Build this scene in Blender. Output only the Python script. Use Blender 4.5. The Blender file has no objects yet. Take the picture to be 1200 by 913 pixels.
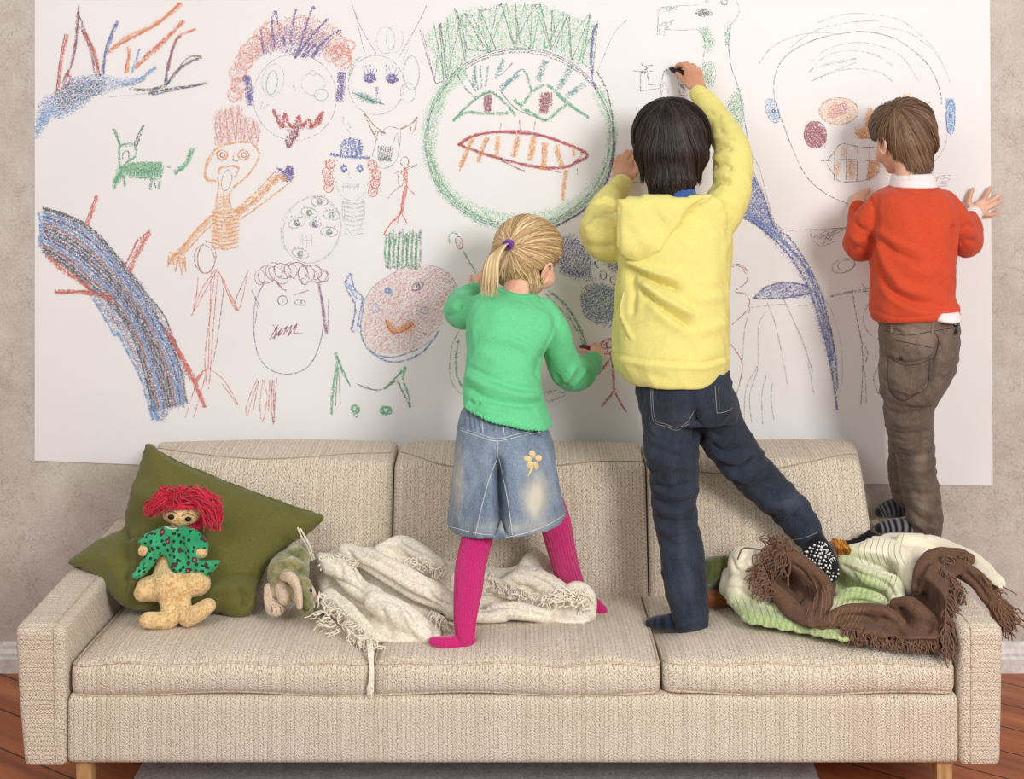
import bpy, math, random
import numpy as np
from mathutils import Vector, Matrix
random.seed(7); rng = np.random.default_rng(11)
SC = bpy.context.scene; COL = SC.collection
FL, CX, CY, HC, YC = 1600.0, 600.0, 115.0, 1.55, -3.70   # focal px, principal point, camera height, camera y (wall is y=0)
DW = 3.70
def W(px, py, d):
    return Vector(((px-CX)*d/FL, YC+d, HC-(py-CY)*d/FL))
def proj(co):
    d = co[:,1]-YC
    return CX+FL*co[:,0]/d, CY+FL*(HC-co[:,2])/d, d
def lin(c):
    return tuple(((v/255)/12.92 if v/255<=.04045 else ((v/255+.055)/1.055)**2.4) for v in c[:3])+(1,)

# ---------------------------------------------------------------- materials
class NT:
    def __init__(s, name):
        s.m = bpy.data.materials.new(name); s.m.use_nodes = True
        s.t = s.m.node_tree; s.b = s.t.nodes['Principled BSDF']
    def n(s, typ, **kw):
        o = s.t.nodes.new(typ)
        for k, v in kw.items():
            if k.startswith('i_'):
                o.inputs[k[2:].replace('_', ' ')].default_value = v
            else: setattr(o, k, v)
        return o
    def l(s, a, b): s.t.links.new(a, b)
    def put(s, sock, v):
        if isinstance(v, bpy.types.NodeSocket): s.l(v, sock)
        else: sock.default_value = v
    def M(s, op, a, b=0.0, c=0.0):
        o = s.n('ShaderNodeMath', operation=op)
        s.put(o.inputs[0], a); s.put(o.inputs[1], b)
        if len(o.inputs) > 2: s.put(o.inputs[2], c)
        return o.outputs[0]
    def mix(s, f, a, b, blend='MIX'):
        o = s.n('ShaderNodeMix', data_type='RGBA', blend_type=blend)
        s.put(o.inputs[0], f); s.put(o.inputs[6], a); s.put(o.inputs[7], b)
        return o.outputs[2]
    def co(s, scale=(1,1,1), rot=(0,0,0)):
        g = s.n('ShaderNodeNewGeometry')
        mp = s.n('ShaderNodeMapping'); mp.inputs['Scale'].default_value = scale; mp.inputs['Rotation'].default_value = rot
        s.l(g.outputs['Position'], mp.inputs['Vector']); return mp.outputs[0]
    def noise(s, vec, scale, detail=3, rough=.55, col=False):
        o = s.n('ShaderNodeTexNoise'); o.inputs['Scale'].default_value = scale
        o.inputs['Detail'].default_value = detail; o.inputs['Roughness'].default_value = rough
        s.l(vec, o.inputs['Vector']); return o.outputs[1 if col else 0]
    def ramp(s, f, stops):
        o = s.n('ShaderNodeValToRGB'); s.l(f, o.inputs[0]); e = o.color_ramp.elements
        while len(e) < len(stops): e.new(.5)
        for i, (p, c) in enumerate(stops):
            e[i].position = p; e[i].color = c if len(c) == 4 else lin(c)
        return o.outputs[0]
    def bump(s, h, dist=.001, strength=1.0):
        o = s.n('ShaderNodeBump'); o.inputs['Distance'].default_value = dist
        o.inputs['Strength'].default_value = strength; s.l(h, o.inputs['Height']); s.l(o.outputs[0], s.b.inputs['Normal'])
    def fin(s, col, rough=.8, spec=.3, sheen=0, metal=0):
        s.put(s.b.inputs['Base Color'], col); s.put(s.b.inputs['Roughness'], rough)
        s.b.inputs['Specular IOR Level'].default_value = spec
        s.b.inputs['Sheen Weight'].default_value = sheen; s.b.inputs['Metallic'].default_value = metal
        return s.m
    def sep(s, vec):
        o = s.n('ShaderNodeSeparateXYZ'); s.l(vec, o.inputs[0]); return o.outputs

def fabric(name, c, var=.12, scale=220, bump=.0006, rough=.9, sheen=.25, big=.08):
    t = NT(name); v = t.co()
    n1 = t.noise(v, scale, 2); n2 = t.noise(v, 9, 3)
    dk = tuple(x*(1-var*2.2) for x in c); lt = tuple(min(255, x*(1+var)) for x in c)
    a = t.ramp(n1, [(.3, dk), (.7, lt)])
    a = t.mix(big*2, a, t.ramp(n2, [(.3, dk), (.7, lt)]))
    t.bump(n1, bump, .8); return t.fin(a, rough, .15, sheen)
def vcol(name, rough=.8, spec=.2, sheen=0, grain=0, gs=300, metal=0):
    t = NT(name); a = t.n('ShaderNodeAttribute', attribute_name='Col').outputs[0]
    if grain:
        n = t.noise(t.co(), gs, 2); a = t.mix(grain, a, t.ramp(n, [(.35, (0,0,0,1)), (.65, (1,1,1,1))]), 'OVERLAY'); t.bump(n, .0006, .7)
    return t.fin(a, rough, spec, sheen, metal)
def plain(name, c, rough=.6, spec=.3, metal=0, sheen=0):
    t = NT(name); n = t.noise(t.co(), 60, 2)
    a = t.ramp(n, [(.3, tuple(x*.92 for x in c)), (.7, tuple(min(255, x*1.05) for x in c))])
    return t.fin(a, rough, spec, sheen, metal)
def skin(name, c, red):
    t = NT(name); v = t.co(); n = t.noise(v, 25, 3)
    a = t.ramp(n, [(.35, c), (.72, red)]); t.bump(t.noise(v, 400, 2), .0004, .4)
    t.b.inputs['Subsurface Weight'].default_value = .12; t.b.inputs['Subsurface Radius'].default_value = (.012,.005,.003)
    t.b.inputs['Subsurface Scale'].default_value = 1.0
    return t.fin(a, .5, .35)

def weave(name, mode):
    """chunky woven upholstery: chain-stitch columns. mode 'col' columns along x; 'row' rows stacked (arms); 'wel' piping"""
    t = NT(name); P = t.co(); x, y, z = t.sep(P)
    jit = t.noise(P, 35, 2); jx = t.M('MULTIPLY', t.M('SUBTRACT', jit, .5), .006)
    if mode == 'col': u = t.M('ADD', x, jx); v = t.M('SUBTRACT', z, t.M('MULTIPLY', y, .8))
    else: u = t.M('ADD', t.M('ADD', z, y), jx); v = x
    U = t.M('MULTIPLY', u, 1/.0098); V = t.M('MULTIPLY', v, 1/.0065)
    fu = t.M('FRACT', U); iu = t.M('FLOOR', U)
    ch = t.M('ABSOLUTE', t.M('SUBTRACT', fu, .5))                       # 0 centre, .5 gap
    V2 = t.M('ADD', t.M('ADD', V, t.M('MULTIPLY', ch, 1.6)), t.M('MULTIPLY', iu, .37))
    st = t.M('ABSOLUTE', t.M('SUBTRACT', t.M('FRACT', V2), .5))         # stitches
    h = t.M('SUBTRACT', t.M('SUBTRACT', 1.0, t.M('MULTIPLY', t.M('POWER', t.M('MULTIPLY', ch, 2.0), 4.0), .42)), t.M('MULTIPLY', t.M('MULTIPLY', st, st), 2.6))
    rn = t.n('ShaderNodeTexWhiteNoise', noise_dimensions='1D'); t.l(iu, rn.inputs['W'])
    n2 = t.noise(t.co((1,1,1)), 330, 2); big = t.noise(P, 3.5, 3)
    hh = t.M('ADD', h, t.M('MULTIPLY', t.M('SUBTRACT', n2, .5), 2.6))
    c = t.ramp(hh, [(.0, (146,124,102)), (.4, (209,191,169)), (.85, (241,229,212))])
    c = t.mix(t.M('MULTIPLY', t.M('POWER', rn.outputs[0], 2.5), .26), c, lin((176,155,125)), 'MIX')
    c = t.mix(t.M('MULTIPLY', t.M('GREATER_THAN', big, .55), .0), c, lin((190,170,140)))
    c = t.mix(t.M('MULTIPLY', big, .2), c, lin((218,194,166)))
    t.bump(hh, .0022, .8); return t.fin(c, .95, .1, .15)

# ---------------------------------------------------------------- mesh building
class MB:
    def __init__(s): s.v=[]; s.f=[]; s.m=[]; s.c=[]; s.usec=False
    def add(s, vs, fs, mi=0, col=None):
        o = len(s.v); s.v += [tuple(p) for p in vs]; s.f += [tuple(i+o for i in f) for f in fs]; s.m += [mi]*len(fs)
        if col is None: s.c += [(1,1,1,1)]*len(vs)
        else:
            s.usec = True
            s.c += (list(col) if isinstance(col, list) else [col]*len(vs))
        return s
    def build(s, name, mats, parent=None, smooth=True, link=True):
        me = bpy.data.meshes.new(name); me.from_pydata(s.v, [], s.f)
        mats = mats if isinstance(mats, (list, tuple)) else [mats]
        for m in mats: me.materials.append(m)
        if len(mats) > 1: me.polygons.foreach_set('material_index', s.m)
        if smooth: me.polygons.foreach_set('use_smooth', [True]*len(me.polygons))
        if s.usec:
            a = me.color_attributes.new('Col', 'FLOAT_COLOR', 'POINT'); a.data.foreach_set('color', np.array(s.c, dtype=np.float32).ravel())
        me.update(); o = bpy.data.objects.new(name, me); COL.objects.link(o)
        if parent: o.parent = parent
        return o
    # tube through 3-D points; radii scalars or (a,b)
    def tube(s, P, R, seg=16, cap=True, col=None, up=None, mi=0, rib=None, flat=1.0, closed=False):
        P = [Vector(p) for p in P]; n = len(P)
        if not isinstance(R, (list, tuple)): R = [R]*n
        T = []
        for i in range(n):
            a = P[(i-1) % n] if (closed or i) else P[i]; b = P[(i+1) % n] if (closed or i < n-1) else P[i]
            d = (b-a); T.append(d.normalized() if d.length > 1e-9 else Vector((0,0,1)))
        u = Vector(up) if up is not None else (Vector((0,1,0)) if abs(T[0].y) < .9 else Vector((1,0,0)))
        rings = []; rads = []
        seq = [(i, P[i], 1.0, 0.0) for i in range(n)]
        if cap and not closed:
            cs = [.35,.65,.87,.97]
            pre = [(0, P[0], math.sqrt(1-(1-k)**2) if False else math.sin(math.acos(1-0)) , 0)]
            st = [(0, P[0], math.sin(a), -math.cos(a)) for a in (.15,.5,.85,1.2)]
            en = [(n-1, P[-1], math.sin(a), math.cos(a)) for a in (1.2,.85,.5,.15)]
            seq = st+seq+en
        for (i, p, k, off) in seq:
            t = T[i]; u = (u-t*u.dot(t)); u = u.normalized() if u.length > 1e-6 else t.orthogonal().normalized(); w = t.cross(u)
            r = R[i]; a, b = (r if isinstance(r, (tuple, list)) else (r, r*flat))
            c = p+t*off*min(a, b)
            ring = []
            for j in range(seg):
                th = 2*math.pi*j/seg; q = 1.0
                if rib: q = 1+rib[1]*math.cos(rib[0]*th)/max(a, 1e-5)
                ring.append(c+(w*a*math.cos(th)+u*b*math.sin(th))*k*q)
            rings.append(ring)
        vs = [p for r in rings for p in r]; fs = []; m = len(rings)
        for i in range(m if closed else m-1):
            for j in range(seg):
                i2 = (i+1) % m
                fs.append((i*seg+j, i*seg+(j+1) % seg, i2*seg+(j+1) % seg, i2*seg+j))
        if not closed:
            fs.append(tuple(range(seg))[::-1]); fs.append(tuple((m-1)*seg+j for j in range(seg)))
        c = col
        if isinstance(col, list) and len(col) == n:
            c = [col[q[0]] for q in seq for _ in range(seg)]
        s.add(vs, fs, mi, c); return s
    def ell(s, c, r, seg=20, rings=12, rot=None, col=None, mi=0):
        vs = []; fs = []; c = Vector(c)
        if not isinstance(r, (tuple, list)): r = (r, r, r)
        for i in range(1, rings):
            ph = math.pi*i/rings
            for j in range(seg):
                th = 2*math.pi*j/seg
                p = Vector((r[0]*math.sin(ph)*math.cos(th), r[1]*math.sin(ph)*math.sin(th), r[2]*math.cos(ph)))
                if rot: p = rot @ p
                vs.append(c+p)
        t = Vector((0,0,r[2])); t = rot @ t if rot else t
        vs += [c+t, c-t]; N = (rings-1)*seg
        for i in range(rings-2):
            for j in range(seg):
                fs.append((i*seg+j, (i+1)*seg+j, (i+1)*seg+(j+1) % seg, i*seg+(j+1) % seg))
        for j in range(seg):
            fs.append((N, j, (j+1) % seg)); fs.append((N+1, (rings-2)*seg+(j+1) % seg, (rings-2)*seg+j))
        s.add(vs, fs, mi, col); return s
    # loft of horizontal super-ellipse rings; rows (py, xl, xr, d, half_depth[, exponent])
    def loft(s, rows, seg=40, sub=5, mi=0, rot=None, tilt=0):
        K = [list(r)+[2.3, 0.0][max(0, len(r)-5):] for r in rows]; K = crm(K, sub); vs = []; fs = []
        for (py, xl, xr, d, hd, ex, sl) in K:
            c = W((xl+xr)/2, py, d); hw = (xr-xl)/2*d/FL
            for j in range(seg):
                th = 2*math.pi*j/seg; cs, sn = math.cos(th), math.sin(th)
                e = 2/ex
                vs.append((c.x+hw*math.copysign(abs(cs)**e, cs), c.y+hd*math.copysign(abs(sn)**e, sn), c.z+tilt*hd*sn+sl*hw*cs))
        n = len(K)
        for i in range(n-1):
            for j in range(seg):
                fs.append((i*seg+j, (i+1)*seg+j, (i+1)*seg+(j+1) % seg, i*seg+(j+1) % seg))
        fs.append(tuple(range(seg))); fs.append(tuple((n-1)*seg+j for j in range(seg))[::-1])
        s.add(vs, fs, mi); return s
    def box(s, x0, x1, y0, y1, z0, z1, mi=0):
        vs = [(x,y,z) for z in (z0,z1) for y in (y0,y1) for x in (x0,x1)]
        s.add(vs, [(0,2,3,1),(4,5,7,6),(0,1,5,4),(2,6,7,3),(0,4,6,2),(1,3,7,5)], mi); return s
    # tube given in photo pixels+distance: (px,py,d,r_px[,depth_ratio])
    def ptube(s, pts, sub=5, seg=20, **kw):
        K = crm([list(p)+[1.0]*(5-len(p)) for p in pts], sub)
        P = [W(k[0], k[1], k[2]) for k in K]; R = [(k[3]*k[2]/FL, k[3]*k[2]/FL*k[4]) for k in K]
        s.tube(P, R, seg, **kw); return s
    def pell(s, px, py, d, rx, rz, ry=None, rot=None, **kw):
        k = d/FL; s.ell(W(px, py, d), (rx*k, (ry if ry else rx)*k, rz*k), rot=rot, **kw); return s
def crm(K, sub):
    """Catmull-Rom through rows of numbers"""
    K = [np.array(k, float) for k in K]; n = len(K)
    if sub <= 1 or n < 3:
        if n == 2 and sub > 1: return [K[0]+(K[1]-K[0])*i/sub for i in range(sub+1)]
        return K
    out = []
    for i in range(n-1):
        p0 = K[i-1] if i else 2*K[0]-K[1]; p1 = K[i]; p2 = K[i+1]; p3 = K[i+2] if i < n-2 else 2*K[-1]-K[-2]
        for j in range(sub):
            t = j/sub
            out.append(.5*(2*p1+(p2-p0)*t+(2*p0-5*p1+4*p2-p3)*t*t+(3*p1-p0-3*p2+p3)*t**3))
    out.append(K[-1]); return out

FK = 1.9
def fold_disp(co, no, folds, facing=True):
    """sculpted folds: each (pts, amp_mm, width_px[, kind]) ; displaces along normal"""
    px, py, d = proj(co); disp = np.zeros(len(co))
    vd = np.stack([-co[:,0], YC-co[:,1], HC-co[:,2]], 1); vd /= np.linalg.norm(vd, axis=1)[:,None]
    fc = np.clip((no*vd).sum(1)*3, 0, 1) if facing else 1.0
    for F in folds:
        pts, amp, w = F[0], F[1], F[2]; kind = F[3] if len(F) > 3 else 'g'
        A = np.array(pts, float).reshape(-1, 2); A = np.array(crm(A, 5)) if len(A) > 2 else A
        best = np.full(len(co), 1e9); side = np.zeros(len(co)); tt = np.zeros(len(co)); L = len(A)-1
        m = (px > A[:,0].min()-4*w) & (px < A[:,0].max()+4*w) & (py > A[:,1].min()-4*w) & (py < A[:,1].max()+4*w)
        ix = np.nonzero(m)[0]
        if not len(ix): continue
        qx, qy = px[ix], py[ix]; b = np.full(len(ix), 1e9); sd = np.zeros(len(ix)); t0 = np.zeros(len(ix))
        for i in range(L):
            ax, ay = A[i]; bx, by = A[i+1]; dx, dy = bx-ax, by-ay; ll = dx*dx+dy*dy+1e-9
            t = np.clip(((qx-ax)*dx+(qy-ay)*dy)/ll, 0, 1); ex, ey = qx-ax-t*dx, qy-ay-t*dy
            ds = np.hypot(ex, ey); u = ds < b
            b = np.where(u, ds, b); sd = np.where(u, np.sign(dx*(qy-ay)-dy*(qx-ax)), sd); t0 = np.where(u, (i+t)/L, t0)
        taper = np.clip(np.minimum(t0, 1-t0)*6+.25, 0, 1)
        if kind == 'g': g = np.exp(-(b/w)**2)
        elif kind == 'c': g = np.exp(-(b/w))                         # sharp crease
        elif kind == 's': g = np.exp(-(b/w)**2*1.2)*1.0+np.where(sd > 0, -.9, .0)*np.exp(-((b-w*1.3)/w)**2)   # ridge with valley on + side
        elif kind == 'e': g = (sd > 0)*np.exp(-b/(w*1.0))           # step edge: raised on + side
        disp[ix] += amp*.001*g*taper*FK
    return disp*fc
def evalmesh(o):
    dg = bpy.context.evaluated_depsgraph_get(); e = o.evaluated_get(dg)
    me = bpy.data.meshes.new_from_object(e); return me
def organic(name, mb, mat, parent=None, voxel=.004, smooth=4, folds=None, noise=None, paint=None, ratio=None, facing=True, fn=None, sub=0):
    """fuse the shapes of mb into ONE continuous surface, then sculpt folds"""
    me = bpy.data.meshes.new('tmp'); me.from_pydata(mb.v, [], mb.f); me.update()
    o = bpy.data.objects.new('tmp', me); COL.objects.link(o)
    r = o.modifiers.new('r', 'REMESH'); r.mode = 'VOXEL'; r.voxel_size = voxel; r.adaptivity = 0
    if smooth:
        sm = o.modifiers.new('s', 'SMOOTH'); sm.factor = .5; sm.iterations = smooth
    if ratio: dc = o.modifiers.new('d', 'DECIMATE'); dc.ratio = ratio
    bpy.context.view_layer.update(); m2 = evalmesh(o); bpy.data.objects.remove(o)
    n = len(m2.vertices); co = np.empty(n*3, np.float32); m2.vertices.foreach_get('co', co); co = co.reshape(-1, 3).astype(float)
    no = np.empty(n*3, np.float32); m2.vertices.foreach_get('normal', no); no = no.reshape(-1, 3).astype(float)
    if folds or noise or fn:
        dsp = np.zeros(n)
        if folds: dsp += fold_disp(co, no, folds, facing)
        if noise:
            for q in noise:
                amp, fr, seed = q[:3]; nz = snoise(co*fr, seed); dsp += amp*.001*((1-2.2*np.abs(nz)) if len(q) > 3 else nz)
        co = co+no*dsp[:,None]
        if fn: co = fn(co, no)
        m2.vertices.foreach_set('co', co.astype(np.float32).ravel())
    mats = mat if isinstance(mat, (list, tuple)) else [mat]
    m2.materials.clear()
    for q in mats: m2.materials.append(q)
    m2.polygons.foreach_set('use_smooth', [True]*len(m2.polygons))
    if paint is not None:
        c = paint(co, no); a = m2.color_attributes.new('Col', 'FLOAT_COLOR', 'POINT')
        a.data.foreach_set('color', np.concatenate([c, np.ones((n,1))], 1).astype(np.float32).ravel())
    m2.name = name; m2.update(); ob = bpy.data.objects.new(name, m2); COL.objects.link(ob)
    if parent: ob.parent = parent
    return ob
def snoise(p, seed=0):
    r = np.random.default_rng(seed); s = np.zeros(len(p))
    q = p+.25*np.sin(p[:, [1,2,0]]*1.7+seed)+.12*np.sin(p[:, [2,0,1]]*3.9+seed*2)
    for i in range(5):
        k = r.normal(size=3); k /= np.linalg.norm(k); s += np.sin(q@k*(3+1.6*i)+r.uniform(0, 6.28))/(1+.35*i)
    return s/2.5
def inpoly(px, py, poly):
    A = np.array(poly, float).reshape(-1, 2); r = np.zeros(len(px), bool); j = len(A)-1
    for i in range(len(A)):
        xi, yi = A[i]; xj, yj = A[j]
        c = ((yi > py) != (yj > py)) & (px < (xj-xi)*(py-yi)/(yj-yi+1e-12)+xi); r ^= c; j = i
    return r
def L3(c): return np.array(lin(c)[:3])

def empty(name, loc, label=None, cat=None, group=None):
    o = bpy.data.objects.new(name, None); COL.objects.link(o); o['_loc'] = 0
    del o['_loc']; o.empty_display_size = .05
    if label: o['label'] = label
    if cat: o['category'] = cat
    if group: o['group'] = group
    o['base'] = tuple(loc); return o
def settle(root):
    """move the Empty to the thing's base keeping its parts where they are"""
    v = Vector(root['base']); del root['base']
    root.location = v; bpy.context.view_layer.update()
    for c in root.children: c.matrix_parent_inverse = Matrix.Translation(-v)
def tag(o, label=None, cat=None, group=None, kind=None):
    if label: o['label'] = label
    if cat: o['category'] = cat
    if group: o['group'] = group
    if kind: o['kind'] = kind
    return o

from mathutils.bvhtree import BVHTree
def bvh(*objs):
    V = []; F = []
    for o in objs:
        n = len(V); V += [v.co.copy() for v in o.data.vertices]; F += [[i+n for i in p.vertices] for p in o.data.polygons]
    return BVHTree.FromPolygons(V, F)
CAMP = Vector((0, YC, HC))
def hit(tree, px, py, off=.001, dflt=None):
    r = (W(px, py, 3)-CAMP).normalized(); h = tree.ray_cast(CAMP, r)
    if h[0] is None: return W(px, py, dflt) if dflt else None
    return h[0]-r*off
def thread(tree, pts, mb, r=.0012, off=.0006, sub=6, seg=6, step=None):
    A = np.array(pts, float).reshape(-1, 2); A = crm(A, sub) if len(A) > 2 else crm(A, 12)
    P = [hit(tree, a[0], a[1], off) for a in A]; run = []
    for p in P+[None]:
        if p is None or (run and (p-run[-1]).length > .035):
            if len(run) > 2: mb.tube(run, r, seg)
            run = [p] if p is not None else []
        else: run.append(p)
def slab_px(mb, poly, dfun, T, R, Tb=None, step=3.0):
    """pillow-like slab: outline given in photo pixels, own depth (dfun) and thickness T (towards camera) / Tb (away)"""
    A = np.array(poly, float).reshape(-1, 2); A = np.array(crm(np.vstack([A, A[:1]]), 4))[:-1] if len(A) < 400 else A
    Tb = T if Tb is None else Tb
    x0, y0 = A.min(0)-step; x1, y1 = A.max(0)+step; xs = np.arange(x0, x1+step, step); ys = np.arange(y0, y1+step, step)
    X, Y = np.meshgrid(xs, ys); x, y = X.ravel(), Y.ravel(); ins = inpoly(x, y, A); b = np.full(len(x), 1e9)
    for i in range(len(A)):
        ax, ay = A[i]; bx, by = A[(i+1) % len(A)]; dx, dy = bx-ax, by-ay; t = np.clip(((x-ax)*dx+(y-ay)*dy)/(dx*dx+dy*dy+1e-9), 0, 1)
        b = np.minimum(b, np.hypot(x-ax-t*dx, y-ay-t*dy))
    b = np.where(ins, b, 0); q = np.clip(b/R, 0, 1); th = np.sqrt(np.maximum(0, 1-(1-q)**2))
    nx, ny = len(xs), len(ys); ins2 = ins.reshape(ny, nx); cell = ins2[:-1,:-1] & ins2[1:,:-1] & ins2[:-1,1:] & ins2[1:,1:]
    used = np.zeros((ny, nx), bool); used[:-1,:-1] |= cell; used[1:,:-1] |= cell; used[:-1,1:] |= cell; used[1:,1:] |= cell
    ids = -np.ones(ny*nx, int); u = np.nonzero(used.ravel())[0]; ids[u] = np.arange(len(u)); N = len(u); vs = []
    for sgn, TT in ((-1, T), (1, Tb)):
        for i in u:
            d0 = dfun(x[i], y[i]); vs.append(tuple(W(x[i], y[i], d0+sgn*(TT*th[i]+.0015))))
    fs = []; I = ids.reshape(ny, nx)
    for j in range(ny-1):
        for i in range(nx-1):
            if not cell[j,i]: continue
            a, b_, c, d = I[j,i], I[j,i+1], I[j+1,i+1], I[j+1,i]; fs.append((a,b_,c,d)); fs.append((a+N,d+N,c+N,b_+N))
            if j == 0 or not cell[j-1,i]: fs.append((a, a+N, b_+N, b_))
            if j == ny-2 or not cell[j+1,i]: fs.append((d, c, c+N, d+N))
            if i == 0 or not cell[j,i-1]: fs.append((a, d, d+N, a+N))
            if i == nx-2 or not cell[j,i+1]: fs.append((b_, b_+N, c+N, c))
    mb.add(vs, fs); return mb
def retarget(o, d):
    for c in o.children: pass

# ---------------------------------------------------------------- camera, light
cam = bpy.data.cameras.new('camera'); co_ = bpy.data.objects.new('camera', cam); COL.objects.link(co_)
co_.location = (0, YC, HC); co_.rotation_euler = (math.pi/2, 0, 0)
cam.sensor_width = 36; cam.lens = FL/1200*36; cam.shift_y = -(456.5-CY)/1200; cam.shift_x = 0; cam.clip_end = 50
SC.camera = co_
vs = SC.view_settings; vs.view_transform = 'Standard'; vs.look = 'None'; vs.gamma = 1; vs.use_curve_mapping = False; vs.exposure = 0
SC.display_settings.display_device = 'sRGB'
w = bpy.data.worlds.new('world'); SC.world = w; w.use_nodes = True
bg = w.node_tree.nodes['Background']; bg.inputs[0].default_value = (1.0, .975, .95, 1); bg.inputs[1].default_value = .54
def area(name, loc, target, size, power, col=(1,1,1), sy=None):
    l = bpy.data.lights.new(name, 'AREA'); l.energy = power; l.color = col; l.shape = 'RECTANGLE'; l.size = size; l.size_y = sy or size
    o = bpy.data.objects.new(name, l); COL.objects.link(o); o.location = loc
    o.rotation_euler = (Vector(target)-Vector(loc)).to_track_quat('-Z', 'Y').to_euler(); return o
area('window_light', (1.9, -3.9, 2.35), (-.1, 0, .7), 1.1, 112, (1, .975, .95))
area('left_fill_light', (-1.6, -3.4, 2.9), (0, 0, .8), 1.8, 36, (1, .98, .96))  # unseen fill lamp high on the left, added to even out brightness

# ---------------------------------------------------------------- room
def wall_mat():
    t = NT('plaster'); P = t.co(); x, y, z = t.sep(P)
    n1 = t.noise(P, 2.2, 6, .65); n2 = t.noise(P, 14, 5, .7); n3 = t.noise(P, 150, 3, .6)
    c = t.ramp(n1, [(.3, (178,166,155)), (.5, (196,187,177)), (.72, (212,206,199))])
    c = t.mix(.4, c, t.ramp(n2, [(.3, (165,152,140)), (.68, (220,214,206))]))
    c = t.mix(.2, c, t.ramp(n3, [(.3, (150,138,128)), (.7, (232,226,220))]))
    cr = t.M('LESS_THAN', t.M('ABSOLUTE', t.M('SUBTRACT', t.noise(P, 3.1, 7, .7), .5)), .0035)   # hairline cracks
    c = t.mix(t.M('MULTIPLY', cr, .35), c, lin((120,108,98)))
    t.bump(t.M('ADD', t.M('MULTIPLY', n2, .6), t.M('MULTIPLY', n3, .5)), .003, .5); return t.fin(c, .85, .2)
def slab(name, b, mat, kind='structure'):
    o = MB().box(*b).build(name, mat, smooth=False); o['kind'] = kind; return o
WM = wall_mat()
slab('wall_back', (-4, 4, 0, .12, 0, 3.0), WM)
def floor_mat():
    t = NT('floorboards'); P = t.co(); x, y, z = t.sep(P)
    xr = t.M('ADD', t.M('MULTIPLY', x, .55), t.M('MULTIPLY', y, .83)); yr = t.M('SUBTRACT', t.M('MULTIPLY', y, .55), t.M('MULTIPLY', x, .83))
    U = t.M('MULTIPLY', xr, 1/.13); iu = t.M('FLOOR', U); fu = t.M('FRACT', U)
    cb = t.n('ShaderNodeCombineXYZ'); t.l(t.M('MULTIPLY', xr, 14.0), cb.inputs[0]); t.l(t.M('MULTIPLY', yr, 1.2), cb.inputs[1]); t.l(iu, cb.inputs[2])
    g = t.noise(cb.outputs[0], 1.6, 5, .65)
    c = t.ramp(g, [(.25, (112,58,34)), (.5, (164,92,56)), (.75, (200,124,80))])
    rn = t.n('ShaderNodeTexWhiteNoise', noise_dimensions='1D'); t.l(iu, rn.inputs['W'])
    c = t.mix(t.M('MULTIPLY', rn.outputs[0], .35), c, lin((178,104,58)))
    gap = t.M('GREATER_THAN', t.M('ABSOLUTE', t.M('SUBTRACT', fu, .5)), .482)
    c = t.mix(gap, c, lin((30,15,10))); t.bump(t.M('SUBTRACT', g, gap), .001, .4)
    return t.fin(c, .38, .4)
slab('floor', (-4, 4, -4.2, 0, -.08, 0), floor_mat())
bm_ = plain('baseboard_paint', (226,222,218), .45)
def baseboard():
    prof = [(0,0),(-.022,0),(-.022,.038),(-.018,.044),(-.018,.052),(-.012,.060),(-.010,.070),(-.004,.076),(0,.078)]
    b = MB(); vs = [(x, y-.0005, z) for x in (-4,4) for (y,z) in prof]; n = len(prof)
    b.add(vs, [(i, i+1, n+i+1, n+i) for i in range(n-1)]+[tuple(range(n))[::-1], tuple(range(n,2*n))])
    o = b.build('baseboard_back', bm_, smooth=False); o['kind'] = 'structure'
baseboard()

# rug under the sofa
def rug():
    t = NT('rug_wool'); P = t.co(); n = t.noise(P, 160, 3, .7); m = t.noise(P, 30, 2)
    c = t.ramp(n, [(.3, (150,144,152)), (.55, (206,200,206)), (.75, (236,232,236))]); c = t.mix(.3, c, t.ramp(m, [(.35, (150,140,152)), (.65, (212,208,212))]))
    t.bump(n, .006, 1); mat = t.fin(c, .95, .1, .3)
    x0, x1, y0, y1, r = -.86, .70, -1.75, -.35, .012
    b = MB(); nx, ny = 120, 90; vs = []; 
    for j in range(ny+1):
        for i in range(nx+1):
            u = i/nx; v = j/ny; e = min(u*(x1-x0), (1-u)*(x1-x0), v*(y1-y0), (1-v)*(y1-y0))
            z = .013*min(1, math.sqrt(max(0, e)/.012))+random.uniform(0, .0025)
            vs.append((x0+u*(x1-x0)+random.uniform(-.002,.002), y0+v*(y1-y0)+random.uniform(-.002,.002), z))
    fs = [(j*(nx+1)+i, j*(nx+1)+i+1, (j+1)*(nx+1)+i+1, (j+1)*(nx+1)+i) for j in range(ny) for i in range(nx)]
    b.add(vs, fs); o = b.build('rug', mat); tag(o, 'mottled grey wool rug lying on the floorboards under the sofa', 'rug')
rug()

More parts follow.
